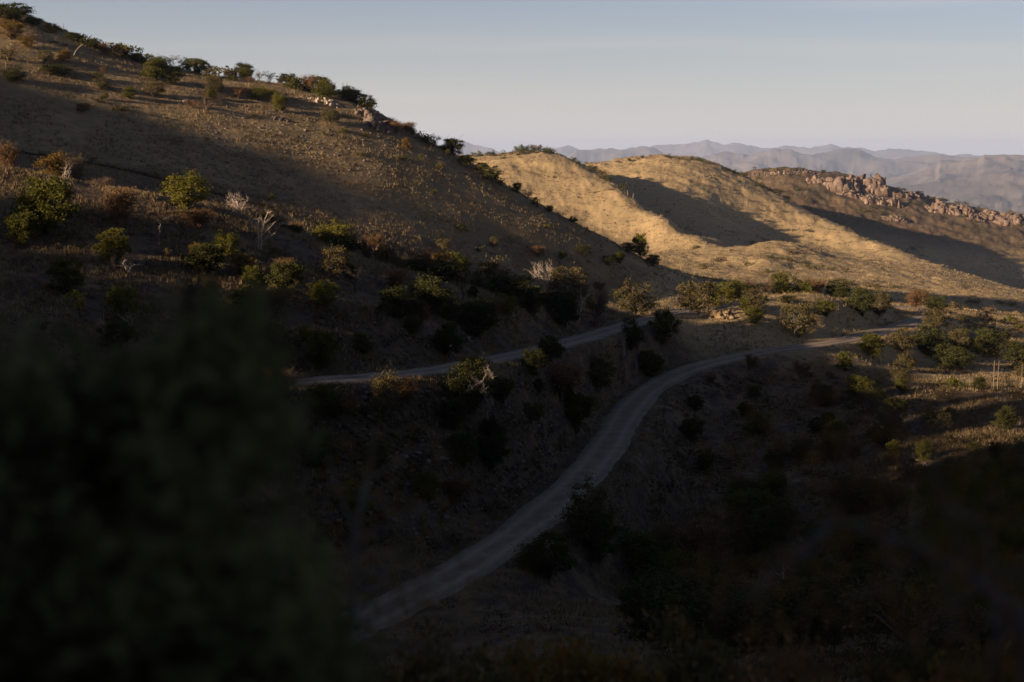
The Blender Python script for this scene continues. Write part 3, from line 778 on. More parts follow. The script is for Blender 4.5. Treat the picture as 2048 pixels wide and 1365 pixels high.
# ---------------------------------------------------------------- the plants one can tell apart
# kind, px of the foot, py of the foot, py of the top, crown width in px, label, distance when the foot is hidden
PL = [
 # near left slope
 ('green', 88, 468, 352, 128, "largest broad green oak on the near left slope", None),
 ('green', 45, 492, 424, 58, "small green oak at the lower left foot of the largest green oak", None),
 ('rust', 14, 352, 280, 60, "rusty thin shrub cut by the left photo edge beyond the near slope", 215),
 ('ochre', 108, 372, 303, 62, "yellow brown tree behind the top of the largest green oak", 205),
 ('tan', 145, 372, 306, 50, "tan twiggy tree crown right of the yellow brown tree", 207),
 ('snag', 128, 366, 318, 44, "white dead branches in front of the tan twiggy crown", 203),
 ('tan', 203, 392, 352, 52, "low pale shrub with a dead tip on the near slope crest", 203),
 ('rust', 242, 456, 372, 84, "tall rusty bare twigged tree right of the largest green oak", None),
 ('bright', 372, 418, 342, 84, "bright yellow green oak standing highest on the near slope crest", None),
 ('dark', 330, 412, 378, 46, "dark shrub in the shade left of the bright yellow green oak", 208),
 ('bright', 226, 524, 456, 68, "bright green small oak just below the tall rusty tree", None),
 ('rust', 396, 458, 415, 70, "orange shrub right below the bright yellow green oak", None),
 ('deadwhite', 484, 450, 383, 54, "bleached dead tree with many upright twigs on the slope crest", 204),
 ('olive', 540, 462, 414, 50, "olive oak just behind the two stemmed dead tree", 206),
 ('dark', 575, 490, 448, 60, "dark bush right of the two stemmed dead tree", 210),
 ('rust', 590, 470, 441, 26, "small lit rusty shrub beyond the slope crest", 212),
 ('ochre', 483, 550, 504, 50, "small yellow lit oak below the two stemmed dead tree", None),
 ('dark', 573, 590, 520, 66, "dark oak with a lit rusty tip low on the near slope", None),
 ('rust', 568, 548, 514, 40, "rusty lit shrub tip above the dark oak on the near slope", None),
 ('bright', 668, 505, 440, 74, "lit yellow green oak crown poking over the slope crest", 217),
 ('dark', 690, 540, 470, 84, "broad dark oak mass under the lit yellow green crown", 212),
 ('olive', 672, 556, 488, 66, "olive oak with lit top in front of the broad dark mass", None),
 ('burnt', 712, 588, 532, 52, "charred bare tree below the olive oak with lit top", None),
 ('rust', 734, 524, 475, 30, "narrow orange shrub right of the broad dark oak", 220),
 ('ochre', 762, 526, 490, 40, "yellow brown shrub right of the narrow orange shrub", 222),
 ('tan', 792, 530, 482, 34, "tan shrub with a dry dead tip along the gully", 222),
 ('snag', 806, 530, 474, 18, "thin dead tip standing behind the tan shrub", 222),
 ('rust', 845, 540, 494, 44, "rusty crown left of the yellow crowns along the gully", 224),
 ('ochre', 882, 545, 500, 44, "yellow brown crown in the middle of the gully row", 224),
 ('bright', 915, 552, 504, 46, "yellow green crown ending the gully row on the right", 224),
 ('dark', 825, 570, 516, 60, "dark oak under the rusty crown of the gully row", 212),
 ('dark', 885, 575, 524, 78, "dark oak under the yellow crowns of the gully row", 212),
 ('dark', 790, 634, 572, 66, "left one of the two round dark oaks in the middle of the slope", None),
 ('dark', 862, 628, 548, 84, "right one of the two round dark oaks in the middle of the slope", None),
 ('rust', 845, 656, 602, 38, "small sunlit orange tree standing alone above the upper road", None),
 ('burnt', 926, 604, 535, 60, "charred bare tree right of the round dark oaks", None),
 ('dark', 952, 672, 596, 84, "large dark oak on the bank above the upper road", None),
 ('dark', 893, 712, 654, 62, "dark oak nearest the verge of the upper road", None),
 ('green', 642, 738, 658, 62, "dark green oak with a lit top above the upper road's left end", None),
 ('olive', 985, 590, 512, 84, "tall grey olive crown lit from the left at the slope's end", 228),
 ('tan', 1035, 590, 540, 44, "low tan crown right of the tall grey olive crown", 230),
 ('dark', 1015, 612, 548, 110, "wide dark oak under the tall grey olive crown", 218),
 ('dark', 1060, 625, 572, 70, "dark shrub right of the wide dark oak", 220),
 ('deadwhite', 1102, 585, 520, 58, "bleached dead crown with fine white twigs near the road bend", 240),
 ('olive', 1135, 592, 532, 78, "olive oak with pale limbs right of the bleached dead crown", 238),
 ('snag', 1158, 596, 548, 46, "pale leaning limb at the right foot of the olive oak", 236),
 ('tan', 1190, 602, 572, 50, "tan thorny shrub between the olive oak and the roadside oak", 240),
 ('dark', 1125, 625, 580, 66, "dark bush under the olive oak with pale limbs", 228),
 ('olive', 1268, 612, 560, 84, "lone sunlit olive oak at the end of the near slope beside the road", 262),
 ('green', 136, 588, 514, 78, "rounded olive green oak low on the left slope", None),
 ('bright', 244, 642, 564, 62, "feathery yellow green tree low on the left slope", None),
 ('burnt', 234, 562, 506, 20, "short charred stump holding up a fallen pale limb", None),
 ('snag', 258, 545, 516, 60, "fallen pale limb lying right of the charred stump", None),
 ('snag', 262, 660, 618, 50, "pale fallen branches at the foot of the feathery tree", None),
 ('dark', 236, 694, 642, 64, "round dark bush below the feathery yellow green tree", None),
 ('snag', 210, 690, 618, 14, "thin grey dead stick left of the round dark bush", None),
 ('dark', 412, 545, 486, 80, "dark oak half hidden by the blurred foreground top", None),
 ('ochre', 396, 520, 486, 40, "lit yellow shrub beside the half hidden dark oak", None),
 ('ochre', 388, 690, 622, 42, "yellow spotted small tree just beside the blurred foreground tree", None),
 ('tan', 560, 788, 732, 92, "wide tan bare shrub at the left end of the upper road", None),
 # between the roads
 ('green', 648, 834, 764, 66, "round green shrub under the edge of the upper road", None),
 ('olive', 772, 834, 738, 62, "bright sunlit oak on the bank just below the upper road", None),
 ('dark', 938, 836, 716, 96, "big dark oak below the upper road behind white dead branches", None),
 ('dark', 905, 858, 795, 62, "dark bush at the left foot of the big dark oak", None),
 ('ochre', 950, 764, 710, 70, "yellow lit crown top at the edge of the upper road", None),
 ('dark', 1100, 722, 672, 52, "dark shrub hiding the far lane of the upper road", None),
 ('dark', 1068, 752, 696, 50, "dark shrub at the verge left of the road hiding shrub", None),
 ('rust', 1122, 800, 724, 84, "dark oak with a row of orange lit tips between the roads", None),
 ('olive', 1195, 782, 706, 84, "large dark oak filling the gap between the two roads", None),
 ('green', 1150, 858, 785, 80, "dark green oak on the lower part of the bank between the roads", None),
 ('dark', 1262, 702, 632, 48, "dark pine like tree with a pale trunk by the upper road", None),
 ('snag', 1248, 712, 650, 16, "slanting pale trunk by the dark tree at the upper road", None),
 ('green', 1328, 690, 616, 54, "dark green oak with lit top beside the sunlit road stretch", None),
 ('green', 1300, 752, 700, 60, "dark green shrub hugging the bank above the lower road's bend", None),
 ('dark', 640, 930, 868, 70, "dim bush on the shaded bank left of the orange blurred sapling", None),
 ('dark', 925, 930, 862, 60, "left one of two dim bushes on the stony bank", None),
 ('dark', 980, 935, 868, 72, "right one of two dim bushes on the stony bank", None),
 # knoll
 ('olive', 1394, 630, 562, 78, "large grey green oak leaning over the sunlit upper road", None),
 ('bright', 1444, 600, 564, 52, "yellow green oak right behind the large grey green oak", 290),
 ('green', 1474, 600, 560, 50, "green oak second from the left in the knoll's back row", 292),
 ('tan', 1512, 598, 550, 56, "bare tan tree in the middle of the knoll's back row", 296),
 ('olive', 1512, 632, 574, 52, "grey olive tree in front of the bare tan tree on the knoll", None),
 ('green', 1494, 625, 592, 34, "small green bush left of the grey olive tree on the knoll", None),
 ('green', 1510, 648, 612, 38, "low green bush on the sunlit face of the knoll", None),
 ('green', 1566, 594, 543, 58, "tallest green oak of the knoll's back row", 300),
 ('green', 1606, 594, 560, 50, "low green oak right of the tallest oak in the back row", 300),
 ('rust', 1632, 596, 556, 46, "brown shrub between the two green oaks of the back row", 300),
 ('dark', 1676, 600, 556, 56, "dark green round oak at the right of the back row", 302),
 ('olive', 1600, 676, 598, 74, "big rusty olive tree at the front edge of the knoll", None),
 ('dark', 1574, 606, 590, 34, "small dark bush on the dry grass of the knoll top", None),
 ('green', 1650, 632, 600, 40, "small green oak on the right shoulder of the knoll", None),
 ('dark', 1722, 630, 574, 58, "dark oak in the pair at the right end of the knoll", None),
 ('olive', 1758, 632, 576, 50, "olive oak in the pair at the right end of the knoll", None),
 ('rust', 1835, 622, 578, 66, "rusty oak beyond the hairpin bend", 345),
 ('dark', 1872, 628, 590, 40, "dark green bush just right of the rusty oak at the hairpin", 340),
 ('olive', 1866, 662, 616, 44, "grey green bush at the outer edge of the hairpin", None),
 ('tan', 1548, 600, 580, 30, "little dry bush on the ridge of the knoll", 296),
 # below the lower road, right
 ('green', 1744, 712, 666, 60, "green oak leaning over the outer edge of the lower road", None),
 ('olive', 1806, 706, 654, 70, "yellowish oak left of the road's hairpin, below the road", None),
 ('dark', 1858, 712, 650, 66, "dark shrub right of the yellowish oak below the road", None),
 ('green', 1690, 742, 702, 36, "small bush with a green lit top below the lower road", None),
 ('olive', 1915, 700, 655, 44, "olive shrub on the slope right of the hairpin", None),
 ('dark', 1975, 708, 655, 60, "dark scrub oak in front of the sunlit scrub plain", None),
 ('dark', 1900, 740, 690, 80, "low dark thicket under the olive shrub right of the hairpin", None),
 ('olive', 1812, 745, 702, 44, "pale olive bush down the slope from the yellowish oak", None),
 ('dark', 2035, 735, 680, 60, "dark bush cut by the right photo edge below the scrub plain", None),
 ('olive', 1800, 775, 735, 34, "small grey bush in the dark hollow below the hairpin", None),
 ('bush_green', 1912, 778, 750, 40, "yellow green bush on the lit grass strip at the right", None),
 # valley bottom, right
 ('olive', 1172, 1066, 955, 104, "dark oak with dry lit tips covering the lower road's edge", None),
 ('dark', 1096, 1158, 1062, 112, "round dark oak at the roadside near the bottom", None),
 ('dark', 1190, 1120, 1020, 96, "dark oak in the pair right of the roadside oak", None),
 ('green', 1292, 1168, 1062, 118, "broad green oak in the shaded valley bottom", None),
 ('rust', 1400, 1180, 1030, 110, "brown thin crowned tree in the shaded valley bottom", None),
 ('green', 1375, 1220, 1100, 100, "dark green shrub right of the broad green oak", None),
 ('snag', 1545, 1236, 1128, 92, "pale forked bare tree in the shaded valley bottom", None),
 ('dark', 1480, 1215, 1110, 84, "dark oak left of the pale forked bare tree", None),
 ('dark', 1640, 1235, 1120, 92, "dark oak right of the pale forked bare tree", None),
 ('green', 1715, 1160, 1050, 110, "green oak above the dark oaks in the right valley", None),
 ('dark', 1560, 1060, 1000, 60, "dark shrub on the mid slope below the road's outer edge", None),
 ('dark', 1800, 1240, 1120, 120, "wide dark oak in the lower right corner valley", None),
 ('snag', 1860, 1290, 1150, 60, "pale branched dead tree in the lower right valley", None),
 ('rust', 1940, 1250, 1110, 120, "reddish brown crown in the lower right corner", None),
 # skyline of the big ridge
 ('dark', 24, 42, 6, 74, "dark oak at the very top left of the ridge", 345),
 ('ochre', 22, 78, 38, 50, "brown tree below the topmost dark oak", None),
 ('dark', 66, 50, 34, 40, "low dark bush right of the topmost dark oak", 347),
 ('dark', 104, 66, 45, 34, "dark bush at the foot of the skyline stalk", 348),
 ('dark', 148, 82, 64, 34, "dark bush on the skyline below the skyline stalk", 349),
 ('green', 192, 98, 76, 26, "green brown oak first on the lower skyline", 349),
 ('rust', 210, 112, 86, 28, "brown twiggy oak second on the lower skyline", 349),
 ('bare', 242, 116, 94, 36, "grey bare tree third on the lower skyline", 349),
 ('dark', 271, 118, 106, 18, "tiny dark bush left of the tall green skyline oak", 349),
 ('green', 312, 162, 112, 48, "tall green oak standing on the ridge slope below the skyline", None),
 ('olive', 312, 195, 160, 40, "grey green oak directly under the tall green ridge oak", None),
 ('dark', 342, 168, 130, 46, "dark oak in the shade right of the tall green ridge oak", None),
 ('bare', 340, 132, 109, 40, "pinkish bare tree behind the tall green ridge oak", 349),
 ('olive', 374, 140, 114, 28, "grey brown oak left of the widest skyline oak", 349),
 ('green', 394, 148, 116, 36, "widest green oak in the middle of the skyline row", 349),
 ('dark', 413, 148, 124, 26, "dark round oak touching the widest skyline oak", 349),
 ('olive', 429, 190, 151, 32, "brown oak on the ridge slope under the skyline row", None),
 ('green', 422, 198, 178, 22, "small green bush under the brown slope oak", None),
 ('bare', 456, 150, 133, 24, "thin bare tree in the skyline gap", 350),
 ('dark', 462, 155, 141, 26, "small dark oak left of the tall round skyline oak", 350),
 ('dark', 488, 158, 125, 40, "tall round dark oak on the skyline", 351),
 ('rust', 476, 198, 172, 34, "rusty tree on the ridge slope", None),
 ('bare', 519, 160, 141, 22, "left one of two bare skyline trees", 351),
 ('bare', 541, 166, 142, 28, "right one of two bare skyline trees", 351),
 ('bright', 516, 200, 172, 40, "yellow green spreading oak under the bare skyline trees", None),
 ('bright', 543, 196, 178, 24, "smaller yellow green oak right of the spreading one", None),
 ('dark', 574, 170, 146, 36, "dark open crowned oak on the skyline", 351),
 ('dark', 596, 176, 156, 22, "dark small oak right of the open crowned oak", 352),
 ('bright', 559, 224, 185, 28, "yellow green upright oak on the ridge slope", None),
 ('rust', 617, 184, 148, 36, "pale brown oak in the skyline clump", 352),
 ('dark', 640, 182, 151, 40, "dark oak behind the rounded green skyline oak", 353),
 ('green', 650, 198, 157, 42, "rounded green oak over the pale rock ledge", None),
 ('olive', 660, 248, 212, 44, "olive oak below the pale rock ledge", None),
 ('dark', 682, 190, 178, 24, "low dark bush between the two skyline stalks and the ridge", 350),
 ('dark', 706, 204, 178, 46, "dark leaning oak where the ridge starts to fall", 348),
 ('dark', 735, 218, 188, 36, "dark oak overhanging the falling ridge line", 346),
 ('bare', 784, 246, 234, 22, "small bare twigs above the rusty pair on the falling ridge", 345),
 ('rust', 790, 268, 241, 32, "rusty oak in the pair on the falling ridge", 343),
 ('rust', 814, 266, 243, 34, "brown oak in the pair on the falling ridge", 342),
 ('bare', 868, 286, 267, 28, "bare shrub left of the black silhouetted oak", 341),
 ('dark', 906, 310, 275, 44, "black silhouetted oak on the falling ridge", 338),
 ('dark', 932, 330, 309, 36, "round dark oak below the black silhouetted oak", 336),
 ('dark', 964, 346, 324, 30, "dark oak above the densest dark clump on the falling ridge", 335),
 ('dark', 984, 362, 330, 36, "densest dark oak on the falling ridge", 334),
 ('dark', 1033, 386, 364, 20, "small dark oak alone on the falling ridge", 332),
 ('bare', 1055, 398, 379, 26, "thin bare bush right of the small lone dark oak", 331),
 ('dark', 1071, 405, 394, 11, "tiny dark bush leaning off the ridge line", 331),
 ('dark', 1098, 424, 410, 18, "dark bush low on the falling ridge line", 330),
 ('bare', 1120, 436, 424, 26, "brown brush low on the falling ridge line", 330),
 ('dark', 1146, 446, 432, 20, "last dark bush on the falling ridge line", 330),
 ('dark', 1256, 506, 484, 26, "dark oak at the foot of the falling ridge", 336),
 ('green', 1280, 516, 466, 34, "tall olive green oak at the foot of the falling ridge", 340),
 ('dark', 1306, 532, 508, 30, "dark oak right of the tall olive green oak at the ridge foot", 340),
 ('bare', 410, 225, 196, 44, "grey bare bush under the pale boulder patch", None),
 ('bush_green', 197, 159, 142, 22, "isolated green bush on the sunlit ridge face", None),
 ('bush_olive', 208, 180, 164, 30, "grey bush on the sunlit ridge face", None),
 ('bush_dark', 200, 206, 193, 20, "lowest dark bush on the sunlit ridge face", None),
 ('bush_green', 240, 222, 210, 30, "flat green bush near the shade line of the ridge", None),
 ('bush_green', 648, 270, 261, 12, "small lit green bush under the olive ridge oak", None),
 ('bush_green', 690, 266, 257, 18, "yellowish bush beside the dark crag", None),
 ('bush_green', 730, 274, 264, 14, "round lit bush below the dark crag", None),
 ('ochre', 813, 300, 275, 24, "small yellow tree on the lower ridge face", None),
 ('bush_green', 724, 312, 302, 18, "green bush low on the stony ridge face", None),
 ('bush_green', 795, 320, 311, 12, "left one of two lit bushes low on the ridge face", None),
 ('bush_green', 806, 320, 310, 14, "right one of two lit bushes low on the ridge face", None),
 ('bush_green', 842, 320, 308, 11, "narrow lit bush near the falling ridge line", None),
 ('bush_olive', 880, 340, 325, 22, "brownish bush near the lower ridge line", None),
 ('bush_green', 1095, 456, 446, 14, "single yellow bush in the shade of the lower ridge", None),
 ('bush_olive', 15, 120, 95, 40, "dim bush on the upper left ridge face", None),
 ('ochre', 54, 95, 70, 32, "dim brown bush under the leaning stalks", None),
 ('olive', 92, 125, 98, 34, "olive bush on the left ridge face in half shade", None),
 ('ochre', 128, 125, 98, 32, "yellow brown bush under the leaning stalks to the right", None),
 ('dark', 110, 150, 128, 60, "dark spreading bush at the edge of the shaded ridge corner", None),
 ('dark', 30, 165, 132, 44, "dark bush in the shaded ridge corner", None),
]
def dead_tree(base, limbs, label, wood='pale', d=None, name='dead_tree', cat='dead tree', tw=6, seed=1, lean=0.):
    """a leafless tree with limbs of its own: base pixel, limbs as (radius m, [(px, py), ...])"""
    rg = np.random.default_rng(seed); p0 = ground_hit(*base); D = d or p0[1]; W = G(); T = G()
    if d: p0 = at(base[0], base[1], d); p0[2] = float(height(np.array([p0[0]]), np.array([p0[1]]))[0])
    off = rg.normal() * .1
    for i, (r, L) in enumerate(limbs):
        sl_ = (0 if i == 0 else rg.normal() * .5)
        P = np.array([at(x, y, D + sl_ * k * .5 - lean * min(1., max(0., base[1] - y) / 70.)) for k, (x, y) in enumerate(L)]) - p0
        if i == 0: P = np.vstack([[0, 0, -.15], P])
        m = len(P); t_ = np.linspace(0, m - 1, 4 * m); P = np.stack([np.interp(t_, np.arange(m), P[:, j]) for j in range(3)], 1)
        P[1:-1] += rg.normal(size=P[1:-1].shape) * r * .45
        W.tube(P, np.linspace(r, r * .35, len(P)), 6)
        k = tw * m; b = P[rg.integers(len(P) // 3, len(P), k)]; T.twigs(b, b + rg.normal(size=(k, 3)) * [.28, .25, .28] + [0, 0, .08], max(.016, r * .25), rg)
    e = bpy.data.objects.new(name, None); COL.objects.link(e); e.location = p0; tag(e, label, cat)
    for g_, n_ in ((W, 'trunk'), (T, 'twigs')):
        o = bpy.data.objects.new(n_, g_.mesh(n_, WOOD[wood])); COL.objects.link(o); o.parent = e
dead_tree((523, 503), [(.11, [(523, 480), (526, 458), (533, 430), (541, 424)]), (.09, [(518, 500), (517, 470), (516, 438)]), (.05, [(516, 460), (508, 453), (502, 446)]), (.06, [(526, 470), (536, 460), (551, 444)]),
    (.06, [(526, 482), (537, 474), (551, 466)]), (.04, [(528, 452), (524, 440), (520, 436)]), (.04, [(530, 446), (538, 440), (545, 432)])], "dead tree with two pale stems standing on the near left slope", seed=4)
dead_tree((974, 850), [(.12, [(974, 815), (970, 785), (966, 760)]), (.07, [(968, 790), (955, 786), (944, 778), (938, 762), (941, 746)]), (.07, [(966, 762), (955, 764), (945, 757)]), (.07, [(966, 762), (972, 748), (975, 734)]), (.05, [(975, 738), (982, 746), (984, 756)]),
    (.05, [(965, 765), (950, 770), (937, 782)]), (.07, [(970, 790), (958, 783), (966, 782), (980, 795), (985, 812)]), (.04, [(972, 788), (968, 800), (966, 812)]), (.04, [(980, 795), (976, 806), (977, 822)])],
    "white dead branches hanging in front of the big dark oak", tw=16, seed=9, lean=5.0)
dead_tree((317, 497), [(.10, [(318, 470), (320, 452), (325, 441), (334, 436)]), (.05, [(321, 448), (317, 441), (314, 437)]), (.05, [(328, 439), (338, 436), (347, 434)]), (.05, [(318, 475), (311, 468), (306, 462)])],
    "thin charred tree with a pale forked tip below the orange shrub", wood='grey', seed=6)
for kd, px, b, tp, w, lab, d in PL:
    sized(kd, px, b, tp, w, lab, d)
# ---------------------------------------------------------------- scattered bushes nothing tells apart
rs = np.random.default_rng(42)
def merged_bush(kind, var):
    key = ('m', kind, var)
    if key not in PROTO:
        W, Lf = tree_meshes(kind, 900 + sum(map(ord, kind)) + var * 37)
        me = Lf.mesh("bush", LEAF[KIND_STYLE[kind][1]]); PROTO[key] = me
    return PROTO[key]
def bush(kind, p, h, w, label, group, name='bush', cat='bush'):
    o = bpy.data.objects.new(name, merged_bush(kind, int(rs.integers(0, 3)))); COL.objects.link(o)
    o.location = (p[0], p[1], p[2] - .08 * h); o.rotation_euler = (0, 0, rs.random() * 6.283)
    k = w / 1.5; o.scale = (k, k * (.8 + .4 * rs.random()), h)
    tag(o, label, cat, group)
def spread(n, px, py, hh, kinds, label, group, wr=(1.1, 2.0), dmin=60.):
    """bushes on the ground seen in a patch of the photograph"""
    for i in range(n):
        x = px[0] + (px[1] - px[0]) * rs.random(); y = py[0] + (py[1] - py[0]) * rs.random()
        p = ground_hit(x, y, dmin)
        if road_dist(p[:1], p[1:2])[0][0] < 5.5: continue
        h = hh[0] + (hh[1] - hh[0]) * rs.random() ** 1.6
        bush(kinds[int(rs.integers(0, len(kinds)))], p, h, h * (wr[0] + (wr[1] - wr[0]) * rs.random()), label, group)
def along(n, pts, hh, kinds, label, group, jit=3., wr=(1.1, 2.0), dmin=60.):
    """bushes strung along a line of the photograph, set on the crest or slope under it"""
    P = np.array(pts, float)
    for i in range(n):
        t = rs.random() * (len(P) - 1); k = int(t); q = P[k] + (P[k + 1] - P[k]) * (t - k)
        p = ground_hit(q[0] + rs.normal() * 2, q[1] + abs(rs.normal()) * jit, dmin)
        if road_dist(p[:1], p[1:2])[0][0] < 5.5: continue
        h = hh[0] + (hh[1] - hh[0]) * rs.random() ** 1.5
        bush(kinds[int(rs.integers(0, len(kinds)))], p, h, h * (wr[0] + (wr[1] - wr[0]) * rs.random()), label, group)
GR, DK, TN, OL = 'bush_green', 'bush_dark', 'bush_tan', 'bush_olive'
along(42, [(140,80),(230,108),(300,130),(400,150),(500,166),(600,178),(690,194),(740,220),(800,252),(900,312),(985,360),(1100,430)], (1.2, 3.4), (DK, DK, OL, GR), "small bush on the skyline of the big ridge", "bushes on the big ridge's skyline", 2, dmin=264)
along(11, [(935,311),(1000,309),(1040,304)], (2.2, 4.0), (OL, DK, GR), "small bush on the left shoulder of the first golden hill", "bushes on the first golden hill's shoulder", 4, dmin=600)
along(13, [(1042,303),(1080,300),(1125,310)], (3.0, 5.4), (DK, DK, OL), "dark bush crowning the top of the first golden hill", "bushes crowning the first golden hill", 3, dmin=600)
along(15, [(1125,312),(1180,337),(1250,378)], (2.6, 5.0), (DK, DK, OL), "dark bush on the shaded crest falling from the first golden hill", "bushes on the first golden hill's falling crest", 3, dmin=600)
spread(10, (960, 1290), (330, 500), (.8, 1.6), (OL, TN), "tiny bush dotting the lit flank of the first golden hill", "bushes on the first golden hill's flank", dmin=600)
along(16, [(1165,329),(1260,318),(1330,311),(1400,322),(1440,334)], (1.6, 3.2), (OL, DK, TN), "tiny bush on the skyline of the second golden hill", "bushes on the second golden hill's skyline", 4, dmin=950)
along(10, [(1440,334),(1500,360),(1560,396),(1640,438)], (2.2, 4.2), (DK, DK, OL), "dark bush on the falling edge of the second golden hill", "bushes on the second golden hill's falling edge", 2, dmin=900)
spread(12, (1280, 1640), (335, 480), (1.4, 2.6), (OL, TN, DK), "low bush speckling the face of the second golden hill", "bushes on the second golden hill's face", (1.5, 3.5), dmin=850)
along(18, [(1485,350),(1560,336),(1650,346),(1720,358),(1800,381),(1900,409),(2048,434)], (2.6, 5.2), (DK, GR, OL), "dark bush on the skyline of the red rocky hill", "bushes on the rocky hill's skyline", 4, dmin=1300)
spread(38, (1500, 2048), (352, 520), (2.4, 5.0), (DK, GR, OL, OL), "dark bush scattered over the slope of the red rocky hill", "bushes on the rocky hill's slope", (1.1, 2.4), dmin=1050)
along(14, [(1530,512),(1600,525),(1640,535),(1695,545)], (1.4, 2.6), (DK, GR, OL), "dark bush in the diagonal gully across the golden foothills", "bushes in the foothill gully", 3, dmin=450)
spread(14, (1330, 1660), (485, 552), (1.0, 2.4), (OL, TN, GR), "bush standing alone on the golden foothills", "bushes on the golden foothills", dmin=450)
spread(1, (1588, 1590), (506, 507), (2.2, 2.3), (TN,), "broad brown thicket in the middle of the golden foothills", None, (6., 6.1), dmin=450)
along(14, [(1640,566),(1750,572),(1850,582),(1950,596),(2048,606)], (1.0, 2.2), (TN, TN, OL), "brown brush in the band under the long golden slope", "brush under the long golden slope", 8, (1.6, 4.), dmin=400)
spread(36, (1885, 2048), (612, 712), (1.1, 2.6), (OL, GR, OL, TN, DK), "scrub bush on the sunlit scrub plain at the right", "bushes of the scrub plain", (1.2, 2.2), dmin=250)
spread(9, (350, 900), (215, 345), (.7, 1.5), (OL, GR, DK), "knee high bush on the stony ridge face", "low bushes on the stony ridge face", dmin=270)
spread(12, (150, 1150), (270, 520), (.8, 2.0), (DK, DK, OL), "dim bush in the shade of the big ridge", "bushes in the ridge's shade", dmin=262)
spread(6, (20, 950), (470, 700), (.5, 1.1), (OL, DK, TN), "low bush in the dry grass of the near left slope", "low bushes on the near left slope", dmin=110)
spread(10, (640, 1250), (770, 1080), (.6, 1.6), (DK, DK, OL), "dim low bush on the stony bank between the roads", "bushes on the bank between the roads", dmin=90)
spread(12, (1340, 2040), (730, 1010), (.7, 2.0), (DK, DK, OL, GR), "dim bush on the shaded slope right of the lower road", "bushes on the slope right of the lower road", dmin=110)
spread(14, (30, 960), (430, 700), (1.0, 2.2), (GR, OL, OL, DK), "small yellow green bush on the near left slope", "small green bushes on the near left slope", (.9, 1.5), dmin=120)
def spread_trees(n, px, py, hh, kinds, labels, group, dmin=60., wr=(.8, 1.3), apart=0.):
    done = []
    for _ in range(n * 8):
        if len(done) == n: break
        x = px[0] + (px[1] - px[0]) * rs.random(); y = py[0] + (py[1] - py[0]) * rs.random(); p = ground_hit(x, y, dmin)
        if road_dist(p[:1], p[1:2])[0][0] < 6 or any(np.hypot(*(p - q)[:2]) < apart for q in done): continue
        i = int(rs.integers(0, len(kinds))); h = hh[0] + (hh[1] - hh[0]) * rs.random(); done.append(p)
        plant(kinds[i], tuple(p - [0, 0, .1]), h, h * (wr[0] + (wr[1] - wr[0]) * rs.random()), labels[i], group + ', ' + {'dark': 'dark ones', 'green': 'green ones', 'olive': 'olive ones', 'bright': 'yellow green ones', 'rust': 'rusty ones'}[kinds[i]])
KL = ('green', 'olive', 'bright', 'dark', 'rust')
spread_trees(40, (420, 1240), (490, 720), (1.7, 3.4), KL, ("small green oak on the near left slope's right half", "small olive oak on the near left slope's right half", "small yellow green oak on the near left slope's right half",
    "small dark oak on the near left slope's right half", "small orange shrub on the near left slope's right half"), "little trees on the right half of the near slope", 130., apart=4.)
spread_trees(24, (660, 1260), (770, 1060), (1.6, 3.2), KL, ("small green oak on the stony bank between the roads", "small olive oak on the stony bank between the roads", "small yellow green oak on the stony bank between the roads",
    "small dark oak on the stony bank between the roads", "small orange shrub on the stony bank between the roads"), "little trees on the bank between the roads", 90., apart=5.)
spread_trees(34, (1380, 2048), (740, 1020), (1.8, 3.6), ('dark', 'olive', 'dark', 'green', 'rust'), ("small dark oak on the shaded slope right of the lower road", "small olive oak on the shaded slope right of the lower road", "small dark oak on the shaded slope right of the lower road",
    "small green oak on the shaded slope right of the lower road", "small rusty shrub on the shaded slope right of the lower road"), "little trees right of the lower road", 110., apart=4.)
spread_trees(9, (1640, 1800), (800, 930), (3.4, 4.6), ('dark', 'green'), ("large dark oak added to shade the right slope", "large green oak added to shade the right slope"), "large oaks added to shade the right slope", 110., apart=5.)  # oaks added to keep the sun off this slope
spread_trees(14, (150, 720), (140, 230), (1.6, 3.2), ('green', 'olive', 'dark', 'rust'), ("small green oak on the upper ridge face", "small olive oak on the upper ridge face", "small dark oak on the upper ridge face", "small rusty shrub on the upper ridge face"), "little trees on the upper ridge face", 264., apart=5.)
# the thicket of the valley bottom: oaks standing crown to crown
TK = 0
while TK < 72:
    x = 1290 + 780 * rs.random(); y = 1000 + 330 * rs.random()
    if y < 1000 + (1500 - x) * .35: continue
    p = ground_hit(x, y, 60.)
    if road_dist(p[:1], p[1:2])[0][0] < 9: continue
    kd = ('dark', 'green', 'dark', 'olive', 'dark', 'green', 'dark', 'rust')[TK % 8]; h = 2.6 + 2.4 * rs.random()
    plant(kd, tuple(p), h, h * (1. + .4 * rs.random()), "oak crown among many alike in the thicket of the right valley bottom" if kd != 'rust' else "brown crown in the thicket of the right valley", "crowns of the valley thicket" if kd != 'rust' else "brown crowns of the valley thicket")
    TK += 1
for px, py, hh, ww, kd, lab in ((1442, 524, 3.0, 9.0, TN, "brown thicket at the foot of the first golden hill"), (1492, 532, 2.6, 2.8, DK, "round dark bush between the first golden hill and the foothills"),
        (1505, 490, 3.0, 3.6, GR, "green bush on the crest of the golden foothills"), (1528, 484, 2.4, 2.8, GR, "small green bush right of the crest bush on the foothills"),
        (1534, 548, 2.0, 2.2, GR, "lone green bush low on the golden foothills"), (1108, 356, 1.8, 2.4, DK, "single bush with a long shadow on the first golden hill"),
        (1210, 500, 3.0, 4.2, DK, "round dark bush where the first golden hill meets the ridge"), (1420, 374, 1.6, 5., TN, "flat reddish brush on the face of the second golden hill")):
    bush(kd, ground_hit(px, py, 450 if px > 1250 else 600), hh, ww, lab, None)

